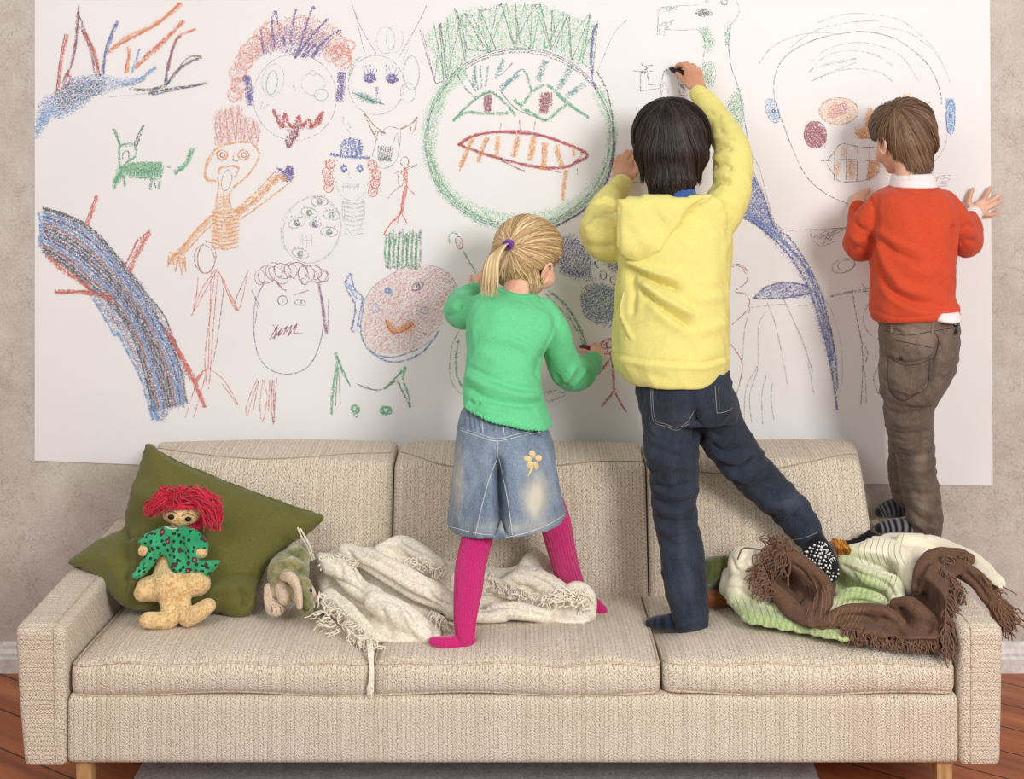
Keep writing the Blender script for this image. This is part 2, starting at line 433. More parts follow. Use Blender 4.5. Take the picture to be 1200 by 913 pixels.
# ---------------------------------------------------------------- sofa
WC, WR = weave('sofa_weave', 'col'), weave('sofa_weave_rows', 'row')
t = NT('sofa_piping'); WP = t.fin(t.ramp(t.noise(t.co(), 260, 2), [(.35, (168,150,126)), (.65, (222,208,186))]), .95, .1)
sofa = empty('sofa', (0, -.4, 0), 'long three-seat sofa in chunky beige woven fabric standing against the wall, children on it', 'sofa')
def softbox(x0, x1, y0, y1, z0, z1, r, n=(60, 34, 12), fn=None):
    """rounded box from a subdivided cube surface"""
    vs = []; idx = {}; fs = []
    hx, hy, hz = (x1-x0)/2, (y1-y0)/2, (z1-z0)/2; c = Vector(((x0+x1)/2, (y0+y1)/2, (z0+z1)/2)); N = n
    def V(i, j, k):
        if (i,j,k) in idx: return idx[(i,j,k)]
        q = []
        for a, m, h in ((i,N[0],hx),(j,N[1],hy),(k,N[2],hz)):
            s_ = 2*a/m-1; q.append(math.copysign(h*(1-(1-abs(s_))**1.25), s_) if h > r else s_*h)
        q = Vector(q); inn = Vector([max(-(h-r), min(h-r, t_)) for t_, h in zip(q, (hx,hy,hz))])
        dlt = q-inn
        if dlt.length > 1e-9: q = inn+dlt.normalized()*r*min(1, max(abs(dlt.x), abs(dlt.y), abs(dlt.z))/r+0)
        uvw = (q.x/hx, q.y/hy, q.z/hz); p = c+q
        if fn: p = fn(p, uvw)
        idx[(i,j,k)] = len(vs); vs.append(p); return idx[(i,j,k)]
    for i in range(N[0]):
        for j in range(N[1]):
            fs.append((V(i,j,0),V(i,j+1,0),V(i+1,j+1,0),V(i+1,j,0))); fs.append((V(i,j,N[2]),V(i+1,j,N[2]),V(i+1,j+1,N[2]),V(i,j+1,N[2])))
    for i in range(N[0]):
        for k in range(N[2]):
            fs.append((V(i,0,k),V(i+1,0,k),V(i+1,0,k+1),V(i,0,k+1))); fs.append((V(i,N[1],k),V(i,N[1],k+1),V(i+1,N[1],k+1),V(i+1,N[1],k)))
    for j in range(N[1]):
        for k in range(N[2]):
            fs.append((V(0,j,k),V(0,j,k+1),V(0,j+1,k+1),V(0,j+1,k))); fs.append((V(N[0],j,k),V(N[0],j+1,k),V(N[0],j+1,k+1),V(N[0],j,k+1)))
    return vs, fs
def soft(name, args, mat, parent, fn=None, n=(60,34,12)):
    b = MB(); b.add(*softbox(*args, n=n, fn=fn)); return b.build(name, mat, parent)
# base with slightly rounded front rail
b = MB(); b.add(*softbox(-.948, .952, -.80, -.06, .133, .279, .014, n=(90, 20, 8))); b.build('base', WC, sofa)
# arms (taper a little towards the floor, gently flared top)
def arm(sx, xo, xi, bot):
    def fn(p, u):
        k = (p.z-.13)/.3
        o_ = (abs(p.x)-min(abs(xi), abs(xo)))/abs(xo-xi); p.x -= sx*.02*(1-k)**1.5*o_*(1 if sx < 0 else .25)
        if p.y > -.3: p.z += .0
        return p
    x0, x1 = min(xo, xi), max(xo, xi)
    a = soft('armrest', (x0, x1, -.80, -.045, bot, .428, .016), WR, sofa, fn, n=(16, 60, 26))
    # piping where the front panel meets the top and inner side
    pts = []
    xs = xi+(.006 if sx < 0 else -.006)
    xs = xi + sx*.024
    for zz in np.linspace(bot+.012, .424, 14): pts.append((xs-sx*.005*(1-(zz-.13)/.3)**1.5*(1 if sx < 0 else .25), -.8005, zz))
    for yy in np.linspace(-.78, -.06, 20): pts.append((xs, yy, .4285))
    m = MB(); m.tube(pts, .0022, 8); m.build('piping', WP, a)
arm(-1, -1.058, -.948, .127); arm(1, 1.045, .952, .128)
def backframe():
    a = soft('back_frame', (-.93, .905, -.20, -.035, .14, .56, .02), WC, sofa, None, n=(60, 10, 20))
backframe()
def loopseam(pts, par, r=.003, closed=True):
    m = MB(); m.tube(pts, r, 8, closed=closed); m.build('piping', WP, par)
# seat cushions
def seat(x0, x1, dents, seed):
    zf0, zt = .276, .352; y0, y1 = -.795, -.29
    def top(x, y):
        u = (x-(x0+x1)/2)/((x1-x0)/2); v = (y-(y0+y1)/2)/((y1-y0)/2)
        s_ = -.036*((y-y0)/(y1-y0))**1.0
        s_ += .022*(1-u**4)*(1-v**4)-.003
        s_ += .004*math.sin(9*u+seed)*math.exp(-((v+.9)/.35)**2)+.003*math.sin(5*x*6+seed*2)*(1-v*v)
        for (dx, dy, r, a) in dents: s_ -= a*math.exp(-(((x-dx)/r)**2+((y-dy)/r)**2))
        return s_
    def fn(p, u):
        k = (u[2]+1)/2
        p = p.copy(); t_ = top(p.x, p.y); p.z += t_*k**1.5
        bul = .012*(1-u[2]**2)
        if u[1] < -.8: p.y -= bul*(1-u[0]**6)
        p.z += .005*math.sin(u[0]*4+seed*1.3)*max(0, -u[1])*(1-k)
        return p
    c = soft('seat_cushion', (x0, x1, y0, y1, zf0, zt, .022), WC, sofa, fn, n=(90, 50, 14))
    for lv, zz in ((1, zt-.006), (-1, zf0+.006)):
        pts = []; r = .03
        def P(x, y):
            ux = (x-(x0+x1)/2)/((x1-x0)/2); uy = (y-(y0+y1)/2)/((y1-y0)/2)
            z = zz+(top(x, y)*.86 if lv > 0 else .005*math.sin(ux*4+seed*1.3)*max(0, -uy)); return (x, y, z)
        e = .0035
        cx = [(x0+r, y0+r, math.pi, 1.5*math.pi), (x1-r, y0+r, 1.5*math.pi, 2*math.pi), (x1-r, y1-r, 0, .5*math.pi), (x0+r, y1-r, .5*math.pi, math.pi)]
        for q, (ax, ay, a0, a1) in enumerate(cx):
            for a in np.linspace(a0, a1, 7): pts.append(P(ax+(r-e)*math.cos(a), ay+(r-e)*math.sin(a)))
            if q == 0:
                for x in np.linspace(x0+r, x1-r, 42)[1:-1]: pts.append(P(x, y0+e))
            if q == 1:
                for y in np.linspace(y0+r, y1-r, 12)[1:-1]: pts.append(P(x1-e, y))
            if q == 2:
                for x in np.linspace(x1-r, x0+r, 20)[1:-1]: pts.append(P(x, y1-e))
            if q == 3:
                for y in np.linspace(y1-r, y0+r, 12)[1:-1]: pts.append(P(x0+e, y))
        loopseam(pts, c, .0032)
seat(-.942, -.302, [(-.75,-.45,.12,.006)], 1.0)
seat(-.298, .318, [(-.13,-.66,.07,.012), (.16,-.45,.10,.012), (.12,-.75,.05,.006)], 2.3)
seat(.322, .946, [(.37,-.56,.08,.018), (.42,-.45,.08,.01), (.75,-.5,.2,.01)], 4.1)
# back cushions, leaning back, domed top with a curved seam line
SEAM = plain('sofa_seam', (172,152,128), .95)
def backc(x0, x1, seed, topz=.640, sag=.0, side=0, seam=()):
    def fn(p, u):
        p = p.copy(); k = (p.z-.315)/.33
        p.y += .085*max(0, k)*(1-u[1])/2                            # lean of the front face
        if u[1] < 0: p.y -= .022*(1-u[0]**4)*(1-(2*min(1, max(0, k))-1)**4)*(-u[1])
        p.x -= side*.034*max(0, k)*(1-u[1])/2*max(0, side*u[0])
        if u[2] > .5: p.z += (.002*(1-u[0]**4)-sag)*(u[2]-.5)*2-.010*max(0, -u[1])*(u[2]-.5)*2
        p.z += (.003*math.sin(u[0]*3+seed))*max(0, u[2])
        return p
    c = soft('back_cushion', (x0, x1, -.325, -.065, .295, topz, .018), WC, sofa, fn, n=(70, 24, 40))
    pts = []
    for x in np.linspace(x0+.006, x1-.006, 40):
        u = 2*(x-x0)/(x1-x0)-1
        z = topz-.040+.006*math.sin(u*3+seed)-sag+.004*(1-u**6)
        y = -.325+.085*((z-.315)/.33)-.022*(1-u**4)*(1-(2*min(1, (z-.315)/.33)-1)**4)+.0035
        if 0: pts.append((x, y, z))
    for z in np.linspace(topz-.05, .34, 14): pts.append((x1-.006-.034*max(0, side)*((z-.315)/.33), -.311+.085*((z-.315)/.33), z))
    for x in np.linspace(x1-.02, x0+.02, 20):
        u = 2*(x-x0)/(x1-x0)-1; pts.append((x, -.312-.004*(1-u**4), .312))
    for z in np.linspace(.34, topz-.05, 14): pts.append((x0+.006+.034*max(0, -side)*((z-.315)/.33), -.311+.085*((z-.315)/.33), z))
    loopseam(pts, c, .0028, False); T = bvh(c); m = MB(); thread(T, seam, m, .0021, .0002); m.build('seam', SEAM, c)
backc(-.944, -.302, 1.2, .640, side=-1, seam=[168,524,190,526,225,531,270,536,310,538,360,536,410,532,457,531]); backc(-.298, .338, 2.2, .638, seam=[468,529,490,536,520,545,560,549,610,548,660,545,700,541,752,541]); backc(.342, .915, .4, .640, side=1, seam=[764,541,790,548,830,554,870,554,911,549,950,541,985,534,1010,532])
WL = NT('leg_wood'); _w = WL.noise(WL.co((1,1,.15)), 60, 4); WLm = WL.fin(WL.ramp(_w, [(.3, (150,104,62)), (.7, (205,166,120))]), .4, .4)
for (x, y) in ((-.915,-.765), (.925,-.765), (-.915,-.12), (.925,-.12)):
    m = MB(); vs_ = []
    for (z, h) in ((.0,.014), (.135,.017)):
        vs_ += [(x-h,y-h,z),(x+h,y-h,z),(x+h,y+h,z),(x-h,y+h,z)]
    m.add(vs_, [(0,3,2,1),(4,5,6,7),(0,1,5,4),(1,2,6,5),(2,3,7,6),(3,0,4,7)]); m.build('leg', WLm, sofa, smooth=False)
settle(sofa)
# ---------------------------------------------------------------- the big sheet of paper and the crayon drawings on it
paper = empty('drawing_paper', (0, -.004, .6), 'huge white sheet of paper on the wall covered in children\'s crayon drawings', 'paper')
def paper_mesh():
    t = NT('paper_white'); n = t.noise(t.co(), 3, 3); m = t.noise(t.co(), 500, 2)
    c = t.ramp(n, [(.3, (233,231,231)), (.7, (238,236,236))]); t.bump(m, .0003, .3); mat = t.fin(c, .7, .2)
    nx, ny = 60, 40; vs = []; fs = []
    for j in range(ny+1):
        for i in range(nx+1):
            u, v = i/nx, j/ny; pb = 540+29*u+(2*math.sin(u*9) if v == 1 else 0); py = -120+(pb+120)*v
            px = 40+u*(1120+4*v); p = W(px, py, 3.694)
            y = -.0014-.0022*abs(math.sin(u*7+1))*v**3
            vs.append((p.x, y, p.z))
    N = len(vs); vs += [(x, y+.0006, z) for x, y, z in vs]
    for j in range(ny):
        for i in range(nx):
            a = j*(nx+1)+i; b = a+nx+1
            fs.append((a, b, b+1, a+1)); fs.append((a+N, a+1+N, b+1+N, b+N))
    for i in range(nx):
        fs.append((i, i+1, i+1+N, i+N)); a = ny*(nx+1)+i; fs.append((a, a+N, a+1+N, a+1))
    for j in range(ny):
        a = j*(nx+1); fs.append((a, a+N, a+nx+1+N, a+nx+1)); a += nx; fs.append((a, a+nx+1, a+nx+1+N, a+N))
    MB().add(vs, fs).build('sheet', mat, paper, smooth=False)
paper_mesh()
CRAY = vcol('crayon_wax', .6, .35)
GR=(62,165,108); GL=(118,198,140); DG=(38,100,74); PU=(88,62,150); VI=(120,92,150); RD=(186,48,52); DR=(140,34,58); OR=(224,150,62); OL=(232,178,112)
RO=(208,88,58); BR=(160,90,60); BL=(62,98,176); LB=(84,150,208); DB=(56,62,140); BK=(48,46,52); PK=(206,122,112); GP=(140,140,146); LG=(176,182,180); TE=(80,150,150); RB=(150,48,44)
CR = {'A':(0,0,3.51),'B':(240,0,3.511),'C':(480,0,3.261),'D':(0,220,3.043),'E':(260,220,3.043),'F':(740,0,2.609),'G':(840,200,3.044),'H':(500,240,3.511),'M':(670,60,4.15),'P':(0,0,1.0)}
class Draw:
    def __init__(s, name, label): s.q=[]; s.cc=[]; s.name=name; s.label=label; s.k=CR['P']
    def at(s, k): s.k = CR[k]; return s
    def pt(s, a): return np.array(a, float).reshape(-1, 2)/s.k[2]+np.array(s.k[:2])
    def emit(s, P, c, size=.85):
        n = len(P)
        if not n: return
        sz = size*rng.uniform(.55, 1.25, n); th = rng.uniform(0, 3.14, n)
        s.q.append(np.concatenate([P, sz[:,None], th[:,None]], 1))
        base = L3(c)*.9+.1*L3((236,234,232)); j = rng.uniform(.75, 1.3, n)
        s.cc.append(np.clip(base[None]*j[:,None]+rng.uniform(0,.03,n)[:,None], 0, 1))
    def s(s_, c, w, den, pts, raw=False, wob=.0):
        A = s_.pt([float(v) for v in pts.split()] if isinstance(pts, str) else pts)
        if not raw and len(A) > 2: A = np.array(crm(A, 6))
        d = np.diff(A, axis=0); L = np.hypot(d[:,0], d[:,1]); T = L.sum(); cum = np.concatenate([[0], np.cumsum(L)])
        n = int(T*max(w, 1)*den/.72*(2.6 if w <= 1.6 else 2.3))+1; u = rng.uniform(0, T, n); i = np.clip(np.searchsorted(cum, u)-1, 0, len(L)-1)
        f = (u-cum[i])/np.maximum(L[i], 1e-6); P = A[i]+d[i]*f[:,None]; nn = np.stack([-d[i,1], d[i,0]], 1)/np.maximum(L[i], 1e-6)[:,None]
        o = np.clip(rng.normal(0, .62, n), -1.15, 1.15)*w/2 if w > 1.6 else rng.uniform(-.5, .5, n)*w*.6
        # streaky pressure: thin out in patches
        keep = rng.uniform(0, 1, n) < (.78+.22*np.sin(u*.35+w*7))
        s_.emit((P+nn*o[:,None])[keep], c, 1.0 if w > 1.6 else .85); return s_
    def fill(s_, c, den, pts, ang=45, per=3.2, hatch=.7):
        if den >= .9: hatch = .25; den *= 1.4
        A = s_.pt([float(v) for v in pts.split()]); x0, y0 = A.min(0); x1, y1 = A.max(0); ar = (x1-x0)*(y1-y0)
        n = int(ar*den/.6*1.7); P = np.stack([rng.uniform(x0, x1, n), rng.uniform(y0, y1, n)], 1); J = P+rng.normal(0, 1.6, P.shape); P = P[inpoly(J[:,0], J[:,1], A)]
        a = math.radians(ang); h = P[:,0]*math.sin(a)+P[:,1]*math.cos(a); g = P[:,0]*math.cos(a)-P[:,1]*math.sin(a)
        m = .5+.5*np.sin(h*2*math.pi/per+1.6*np.sin(g*.16)+.8*np.sin(g*.05+h*.3)); P = P[rng.uniform(0, 1, len(P)) < (1-hatch)+hatch*m]
        s_.emit(P, c); return s_
    def ring(s_, c, w, den, cx, cy, rx, ry, n=1, rot=0, a0=0, a1=360, spiral=0):
        a = np.radians(np.linspace(a0, a0+(a1-a0)*n, int(14*n*max(1, (a1-a0)/360)+4))); r = 1-spiral*np.linspace(0, 1, len(a))
        jx = 1+.05*np.sin(a*1.3+cx)*(n > 1); x = rx*np.cos(a)*r*jx; y = ry*np.sin(a)*r; q = math.radians(rot)
        return s_.s(c, w, den, np.stack([cx+x*math.cos(q)-y*math.sin(q), cy+x*math.sin(q)+y*math.cos(q)], 1).ravel())
    def zig(s_, c, w, den, pts): return s_.s(c, w, den, pts, raw=True)
    def done(s_):
        Q = np.concatenate(s_.q); C = np.concatenate(s_.cc); n = len(Q); h = Q[:,2]/2; th = Q[:,3]
        V = np.empty((n, 4, 3), np.float32); yy = -.0029-.0006*np.arange(n)/n-rng.uniform(0, .0001, n)
        k = 3.694/FL; v_ = (Q[:,1]+120)/(540+29*(Q[:,0]-40)/1120+120); u_ = (Q[:,0]-40)/1120
        yy = yy-.0022*np.abs(np.sin(u_*7+1))*np.clip(v_,0,1)**3+.0012
        for j in range(4):
            a = th+j*math.pi/2; V[:,j,0] = (Q[:,0]+h*np.cos(a)*1.2-CX)*k; V[:,j,2] = HC-(Q[:,1]+h*np.sin(a)*.9-CY)*k; V[:,j,1] = yy
        me = bpy.data.meshes.new(s_.name); me.vertices.add(n*4); me.vertices.foreach_set('co', V.ravel())
        me.loops.add(n*4); me.loops.foreach_set('vertex_index', np.arange(n*4, dtype=np.int32))
        me.polygons.add(n); me.polygons.foreach_set('loop_start', np.arange(0, n*4, 4, dtype=np.int32)); me.polygons.foreach_set('loop_total', np.full(n, 4, np.int32))
        a = me.color_attributes.new('Col', 'FLOAT_COLOR', 'POINT'); a.data.foreach_set('color', np.repeat(np.concatenate([C, np.ones((n,1))], 1), 4, 0).astype(np.float32).ravel())
        me.materials.append(CRAY); me.update(); me.validate(); o = bpy.data.objects.new(s_.name, me); COL.objects.link(o); o.parent = paper; o['label'] = s_.label
# --- thorny branch, top left
d = Draw('branch_drawing', 'blue and red crayon branches at the top left of the sheet').at('A')
band = "140 575 150 460 170 410 220 385 260 350 300 325 370 305 430 315 490 325 560 320 600 310 560 335 500 355 440 375 370 405 340 440 290 465 250 490 215 480 180 520"
d.fill(LB, .5, band, 20).fill(BL, .25, band, 28).fill(BK, .55, "220 400 280 345 370 325 430 340 420 380 350 410 290 440 240 470", 50)
d.fill(LB, .6, "140 575 150 510 190 450 240 440 200 500", 60)
for c_, w_, p_ in ((RO,9,"235 380 250 250 275 140"),(BK,3,"228 390 245 240 265 140"),(DR,7,"255 345 300 230 322 25"),(BK,3,"262 350 310 200 322 20"),(RO,9,"330 105 360 160 395 240 400 310"),(BK,4,"322 60 370 180 410 310"),(DR,6,"335 120 375 220 385 300"),
    (BL,9,"420 320 428 240 470 110 485 88"),(BK,3,"425 300 432 200 468 110"),(OR,11,"445 215 520 155 620 110 690 60 745 15"),(RO,6,"450 205 560 145 650 95 740 10"),(OR,8,"520 300 528 240 522 190"),(RO,4,"510 300 535 200"),(LB,6,"540 300 560 240 572 200"),
    (RO,10,"555 280 610 220 680 160 755 85"),(OR,5,"560 275 640 210 750 90"),(BK,6,"680 350 690 270 720 170 740 150"),(RO,6,"690 290 725 160 805 118"),(PU,4,"675 340 710 190"),(BK,7,"530 365 600 370 680 350 720 300 770 260 830 232"),(BR,4,"700 320 770 240 825 230"),
    (BK,6,"610 385 700 365 780 355 850 340"),(DB,4,"620 390 720 370 840 345"),(LB,8,"500 350 560 335 640 275"),(BK,3,"540 355 600 325"),(RD,6,"270 300 290 330 250 370")): d.s(c_, w_/2.2, .75, p_)
d.s(GP, 1, .4, "440 400 520 392 600 385"); d.done()
# --- green cat
d = Draw('green_cat_drawing', 'small green crayon cat').at('A')
d.fill(GR, 1.0, "490 690 540 670 660 665 672 700 640 735 560 730 520 715 480 750 460 780 465 740", 75).s(GR, 2.5, .8, "470 530 490 590 488 640 495 690 530 660 555 640 553 600 525 590 495 600").s(DG, 1.5, .8, "462 528 490 595").s(DG, 2, .8, "590 515 570 550 552 590 560 600 580 545")
d.s(DG, 1.2, .8, "515 600 520 604").s(DG, 1.2, .8, "533 600 537 604").s(DG, 1.5, .8, "503 655 505 630 525 622 530 655").s(GR, 2.5, .8, "510 725 512 770").s(GR, 2.5, .8, "470 775 478 740 500 700").s(GR, 3, .8, "625 735 615 780").s(GR, 2.5, .8, "660 720 650 778").s(DG, 1.2, .8, "630 730 640 775").s(DG, 1.2, .7, "530 730 610 732").s(DG, 1.2, .8, "660 680 700 690").s(GR, 5, .9, "715 712 760 680 780 640 792 608").s(DG, 1.5, .6, "560 690 600 710 650 690"); d.done()
# --- curly haired face
d = Draw('curly_head_drawing', 'face with orange curls, purple spikes and a red mouth').at('B')
d.ring(GP, 1, .55, 370, 400, 172, 178)
for (x, y, r) in ((120,390,32),(140,350,36),(135,300,38),(160,255,40),(180,215,42),(205,180,36),(560,230,44),(540,215,30),(585,190,30),(570,255,36),(520,230,30),(235,150,40),(270,120,38)): d.ring((222,140,118), 1, .55, x, y, r, r*1.05, 2.6, x*3, spiral=.3); d.ring(RO, 1, .3, x+8, y-5, r*.8, r*.7, 1.5, y)
d.fill(PK, .45, "110 330 140 220 230 140 330 70 430 60 540 110 600 190 600 260 530 250 470 200 350 180 250 210 190 260 150 340 160 400 110 410", 30, 4)
d.fill(VI, .55, "220 240 260 150 330 110 430 110 500 140 520 180 460 235 370 235 300 205", 60, 4)
for p_ in ("285 190 275 90 290 45 300 100","350 180 370 50 376 45","390 190 440 35 450 40","370 240 420 170 505 75","440 235 500 160 560 122","240 220 228 120","330 190 320 150","370 240 390 190 430 180 400 235 460 180 445 240"): d.s(PU, 2.4, .75, p_)
d.s(PU, 8, .85, "168 310 180 370 185 435").s(PU, 8, .85, "562 295 560 360 550 420")
d.ring(LG, 1, .6, 280, 330, 45, 68, 1, 10).ring((150,190,170), 1.2, .5, 275, 340, 22, 50, 2.4, 8).ring((150,190,170), 1.2, .45, 478, 390, 28, 24, 2.5).ring(LG, 1, .5, 445, 345, 48, 45).ring(LG, 1, .5, 445, 300, 16, 10)
d.s(LG, 1, .5, "360 350 372 370 358 395").s((150,190,170), 1.2, .4, "235 420 230 450 260 430 240 460")
d.zig(RD, 3.6, .85, "280 450 300 500 318 525 330 465 345 515 365 525 385 475 400 520 430 490 440 525 470 480 485 458 470 510 430 525")
d.fill(DR, .8, "280 450 310 480 320 520 350 515 380 510 420 520 440 520 480 460 470 500 440 528 400 525 385 545 360 600 340 610 330 580 350 530 310 525", 80)
d.s(DR, 2.5, .9, "335 575 345 605 375 560 385 500"); d.done()
# --- orange figure
d = Draw('orange_figure_drawing', 'orange stick person with spiky hair, tongue out and long brown legs').at('B')
d.fill(PK, .55, "40 600 35 510 50 455 100 440 140 430 160 480 205 490 230 520 215 560 220 600 180 585 130 580 80 595", 80, 5)
for p_ in ("55 600 40 520 55 460 70 590 85 450 95 590","100 585 105 440 125 575 140 440 150 580","160 580 165 480 185 580 200 500 215 585 225 530"): d.zig(PK, 1.6, .6, p_)
d.s(OR, 2.2, .8, "45 745 5 740 0 700 15 650 50 610 110 590 170 585 205 600 222 640 200 690 165 735 130 760 100 800 105 850 140 880").s(OR, 1.6, .7, "48 742 10 735 5 700 25 650 60 618")
for x in (70, 158): d.ring(OR, 1.8, .8, x, 638, 22, 20, 1.5).ring(BR, 1.6, .8, x+2, 638, 10, 10, 1.6)
d.s(BR, 1.4, .7, "120 630 115 660 135 664").s(OR, 2.5, .8, "55 720 62 692 100 685 130 685 138 700 120 730").ring(GP, 1.1, .7, 88, 742, 20, 44, 1.5, 12).s(OR, 1.8, .8, "52 730 55 770 45 830 48 880").s(OR, 1.4, .7, "75 790 78 870")
d.s(OR, 7, .7, "130 880 200 830 260 770 310 720 330 745").s(OR, 1.8, .8, "120 870 200 800 290 705").s(OR, 1.8, .8, "150 900 220 850 345 755").fill(PU, 1.0, "300 690 330 705 340 680 362 690 368 715 352 752 335 745 325 720", 60).s(PU, 2, .9, "296 690 330 712 340 682 350 720 360 690")
d.at('D').fill(OL, .8, "770 60 775 30 820 20 815 70 860 80 850 130 840 200 800 220 750 215 755 170 765 120 760 90", 5, 4)
for y in range(85, 215, 14): d.s(OR, 1.8, .75, f"755 {y} 800 {y+9} 850 {y-2}")
d.s(OR, 3, .75, "765 90 720 130 680 175 640 225 600 260").s(OR, 2, .75, "770 120 720 165 660 230").s(OL, 4, .5, "760 110 700 165 640 240").zig(OR, 1.6, .8, "600 240 598 280 615 245 625 300 635 245 648 312 652 250 662 300 658 240 600 230").fill(OR, .6, "600 245 650 210 655 270 620 280 600 275", 20)
d.ring(BR, 1.2, .65, 735, 250, 32, 56, 1.6, 5).ring(BR, 1.1, .6, 728, 255, 36, 50, 1, -8)
for p_ in ("770 290 720 360 690 440 680 458","772 295 730 370 700 430","775 295 810 360 850 440","780 300 845 438 885 295","705 320 700 380 685 450","765 310 745 480 730 600 735 690 745 720","775 310 760 500 750 640 745 700","800 330 780 500 760 620","752 300 742 640","735 645 700 700 660 820","740 645 690 820","740 640 800 690 850 775"): d.s(RO if p_[0] != '8' else BR, 1.2, .75, p_)
d.at('E').s(BR, 1.2, .7, "0 700 30 740 55 775").s(RO, 1.2, .7, "0 335 30 395 55 440").s(BR, 1.1, .7, "45 410 65 360 95 292"); d.done()
# --- thick blue branch
d = Draw('tree_trunk_drawing', 'thick striped blue and black crayon branch with red thorns').at('D')
body = "140 215 148 80 200 85 280 125 350 170 440 270 500 340 560 430 610 520 640 590 660 680 660 780 620 780 605 790 585 830 545 838 530 760 510 690 480 620 430 540 380 470 330 400 300 350 260 310 210 270 170 245"
d.fill(BK, .17, body, -55, 7, .85); d.fill(DB, .10, body, -50, 9, .8); d.fill(LB, .42, body, -52, 5, .6); d.fill((150,70,70), .3, body, -57, 11, .9)
for o in np.linspace(0, 1, 13):
    a = [150+o*0, 75+o*150, 250, 110+o*180, 340-o*20, 170+o*190, 440-o*50, 290+o*120, 520-o*70, 400+o*90, 590-o*100, 520+o*60, 640-o*110, 640+o*80, 665-o*120, 770+o*30]
    d.s([BK,LB,DB,LB,BR,BK][int(o*12) % 6], 2.6, .7, a)
d.s(BK, 2.2, .8, "150 72 230 95 330 150 440 272").s(BK, 2, .7, "440 270 520 380 580 450 640 590").s(LB, 2.4, .8, "335 400 380 480 410 530 420 520 450 580 500 680 545 830").s(LB, 5, .7, "545 760 560 830").s(LB, 4, .6, "135 90 145 150 140 210")
for c_, w_, p_ in ((RO,5,"310 135 325 90 345 28"),(RD,2,"300 135 340 30"),(RO,7,"460 300 490 230 535 155"),(RD,3,"440 285 475 220 485 195 535 152"),(RO,6,"165 242 230 300 310 350 330 385"),(BR,3,"160 240 240 290 320 365"),(RO,6,"195 372 260 372 330 378 400 400"),(BR,3,"200 380 300 370 420 395"),(RO,5,"590 500 640 590 690 680 730 785"),(RO,4,"650 600 700 720 728 780"),(RD,3,"600 520 680 690"),(RO,3,"690 700 725 650")): d.s(c_, w_/1.3, .8, p_)
d.done()
# --- antenna face
d = Draw('antenna_head_drawing', 'round face with purple eyes and two long antennae').at('B')
d.ring(GP, 1, .6, 705, 350, 115, 122).s(GP, 1.2, .8, "605 18 640 110 705 222").s(GP, 1, .7, "620 60 645 170 658 220").s(GP, 1.2, .8, "912 22 870 110 795 240").s(LG, 1, .7, "840 190 815 250").ring(LG, 1, .5, 745, 165, 38, 55, 1.3).ring(LG, 1, .5, 780, 160, 35, 55, 1).ring(LG, 1.2, .4, 850, 300, 32, 70, 3.2).ring(LG, 1.2, .35, 835, 380, 30, 40, 2)
for x, y in ((678,320),(770,322)): d.ring(PU, 2.4, .8, x, y, 26, 18, 3, 0, spiral=.7).s(BL, 1.4, .7, f"{x-20} {y-10} {x-25} {y-55}").s(BL, 1.2, .7, f"{x-5} {y-18} {x-15} {y-50}").s(LB, 1.4, .7, f"{x+8} {y-18} {x+20} {y-45}").s(BL, 1.2, .7, f"{x+18} {y-10} {x+32} {y-38}").s(PU, 1.2, .6, f"{x+5} {y-15} {x+2} {y-55}")
d.fill(BL, .8, "698 360 715 355 712 395 700 392", 80).fill(TE, .9, "605 380 650 385 700 405 738 428 690 425 645 408", 20).s(DG, 1.6, .8, "608 380 660 405 738 430").s((150,190,170), 2.4, .4, "590 330 598 290 620 250 640 232").s(LG, 1, .5, "570 480 572 510 600 550").s(LG, 1, .5, "585 500 605 540")
d.done()
d = Draw('horned_animal_drawing', 'small horned animal head in brown outline').at('B')
d.s(BR, 1.8, .8, "655 465 680 520 708 575").s(BR, 1.6, .8, "656 465 700 520 745 550 705 540 700 570").s(BR, 1.8, .8, "875 482 850 510 805 530").s(BR, 1.4, .7, "876 482 860 540 845 552 848 520").s(GP, 1.2, .7, "745 550 715 540 700 600 690 640 700 680 740 692 780 670 798 620 803 540 760 522 735 535 725 560")
for x in range(715, 770, 7): d.s(BK, 1.2, .6, f"{x} 655 {x+8} 610").s(DG, 1.2, .5, f"{x} 600 {x-3} 650 {x+8} 665")
d.s(GP, 1, .6, "775 590 790 550 797 590"); d.done()
d = Draw('stick_person_drawing', 'thin red-brown stick person beside the horned head').at('B')
d.ring(RB, 1.1, .7, 822, 665, 16, 20, 1.4).s(RB, 1.2, .7, "780 715 820 695 875 675").s(RB, 1.2, .6, "790 718 872 680").ring(BR, 1, .6, 805, 740, 12, 28, 1.3).s(RO, 2, .75, "822 690 826 770 812 850 805 880").s(RO, 1.5, .7, "832 700 830 780 815 870").s(BR, 1.2, .7, "805 765 770 795 755 815").s(BR, 1.2, .7, "830 765 862 800").s(RO, 1.5, .8, "805 878 780 912")
d.at('E').s(RO, 1.8, .8, "650 10 640 60 637 90 600 130 578 168").s(RO, 1.5, .8, "637 90 625 125").s(RO, 1.6, .8, "640 88 660 128"); d.done()
d = Draw('hat_skull_drawing', 'pale skull with blue hat and orange hair').at('B')
d.fill(BL, .6, "555 640 560 600 575 570 600 565 640 575 648 610 645 645", 75, 4).zig(BL, 1.8, .7, "560 640 562 595 575 575 585 635 595 562 605 635 612 570 625 640 635 575 640 640 648 600").s(BL, 3.4, .8, "515 635 580 645 680 650").fill(RO, .5, "495 655 545 655 530 700 525 780 495 780 485 720", 30, 4).fill(RO, .55, "665 650 710 670 722 740 710 800 680 800 680 710", 30, 4)
for x, y in ((515,675),(500,710),(510,745),(508,772),(690,680),(705,720),(700,755),(690,790)): d.ring(RO, 1, .7, x, y, 18, 20, 1.6)
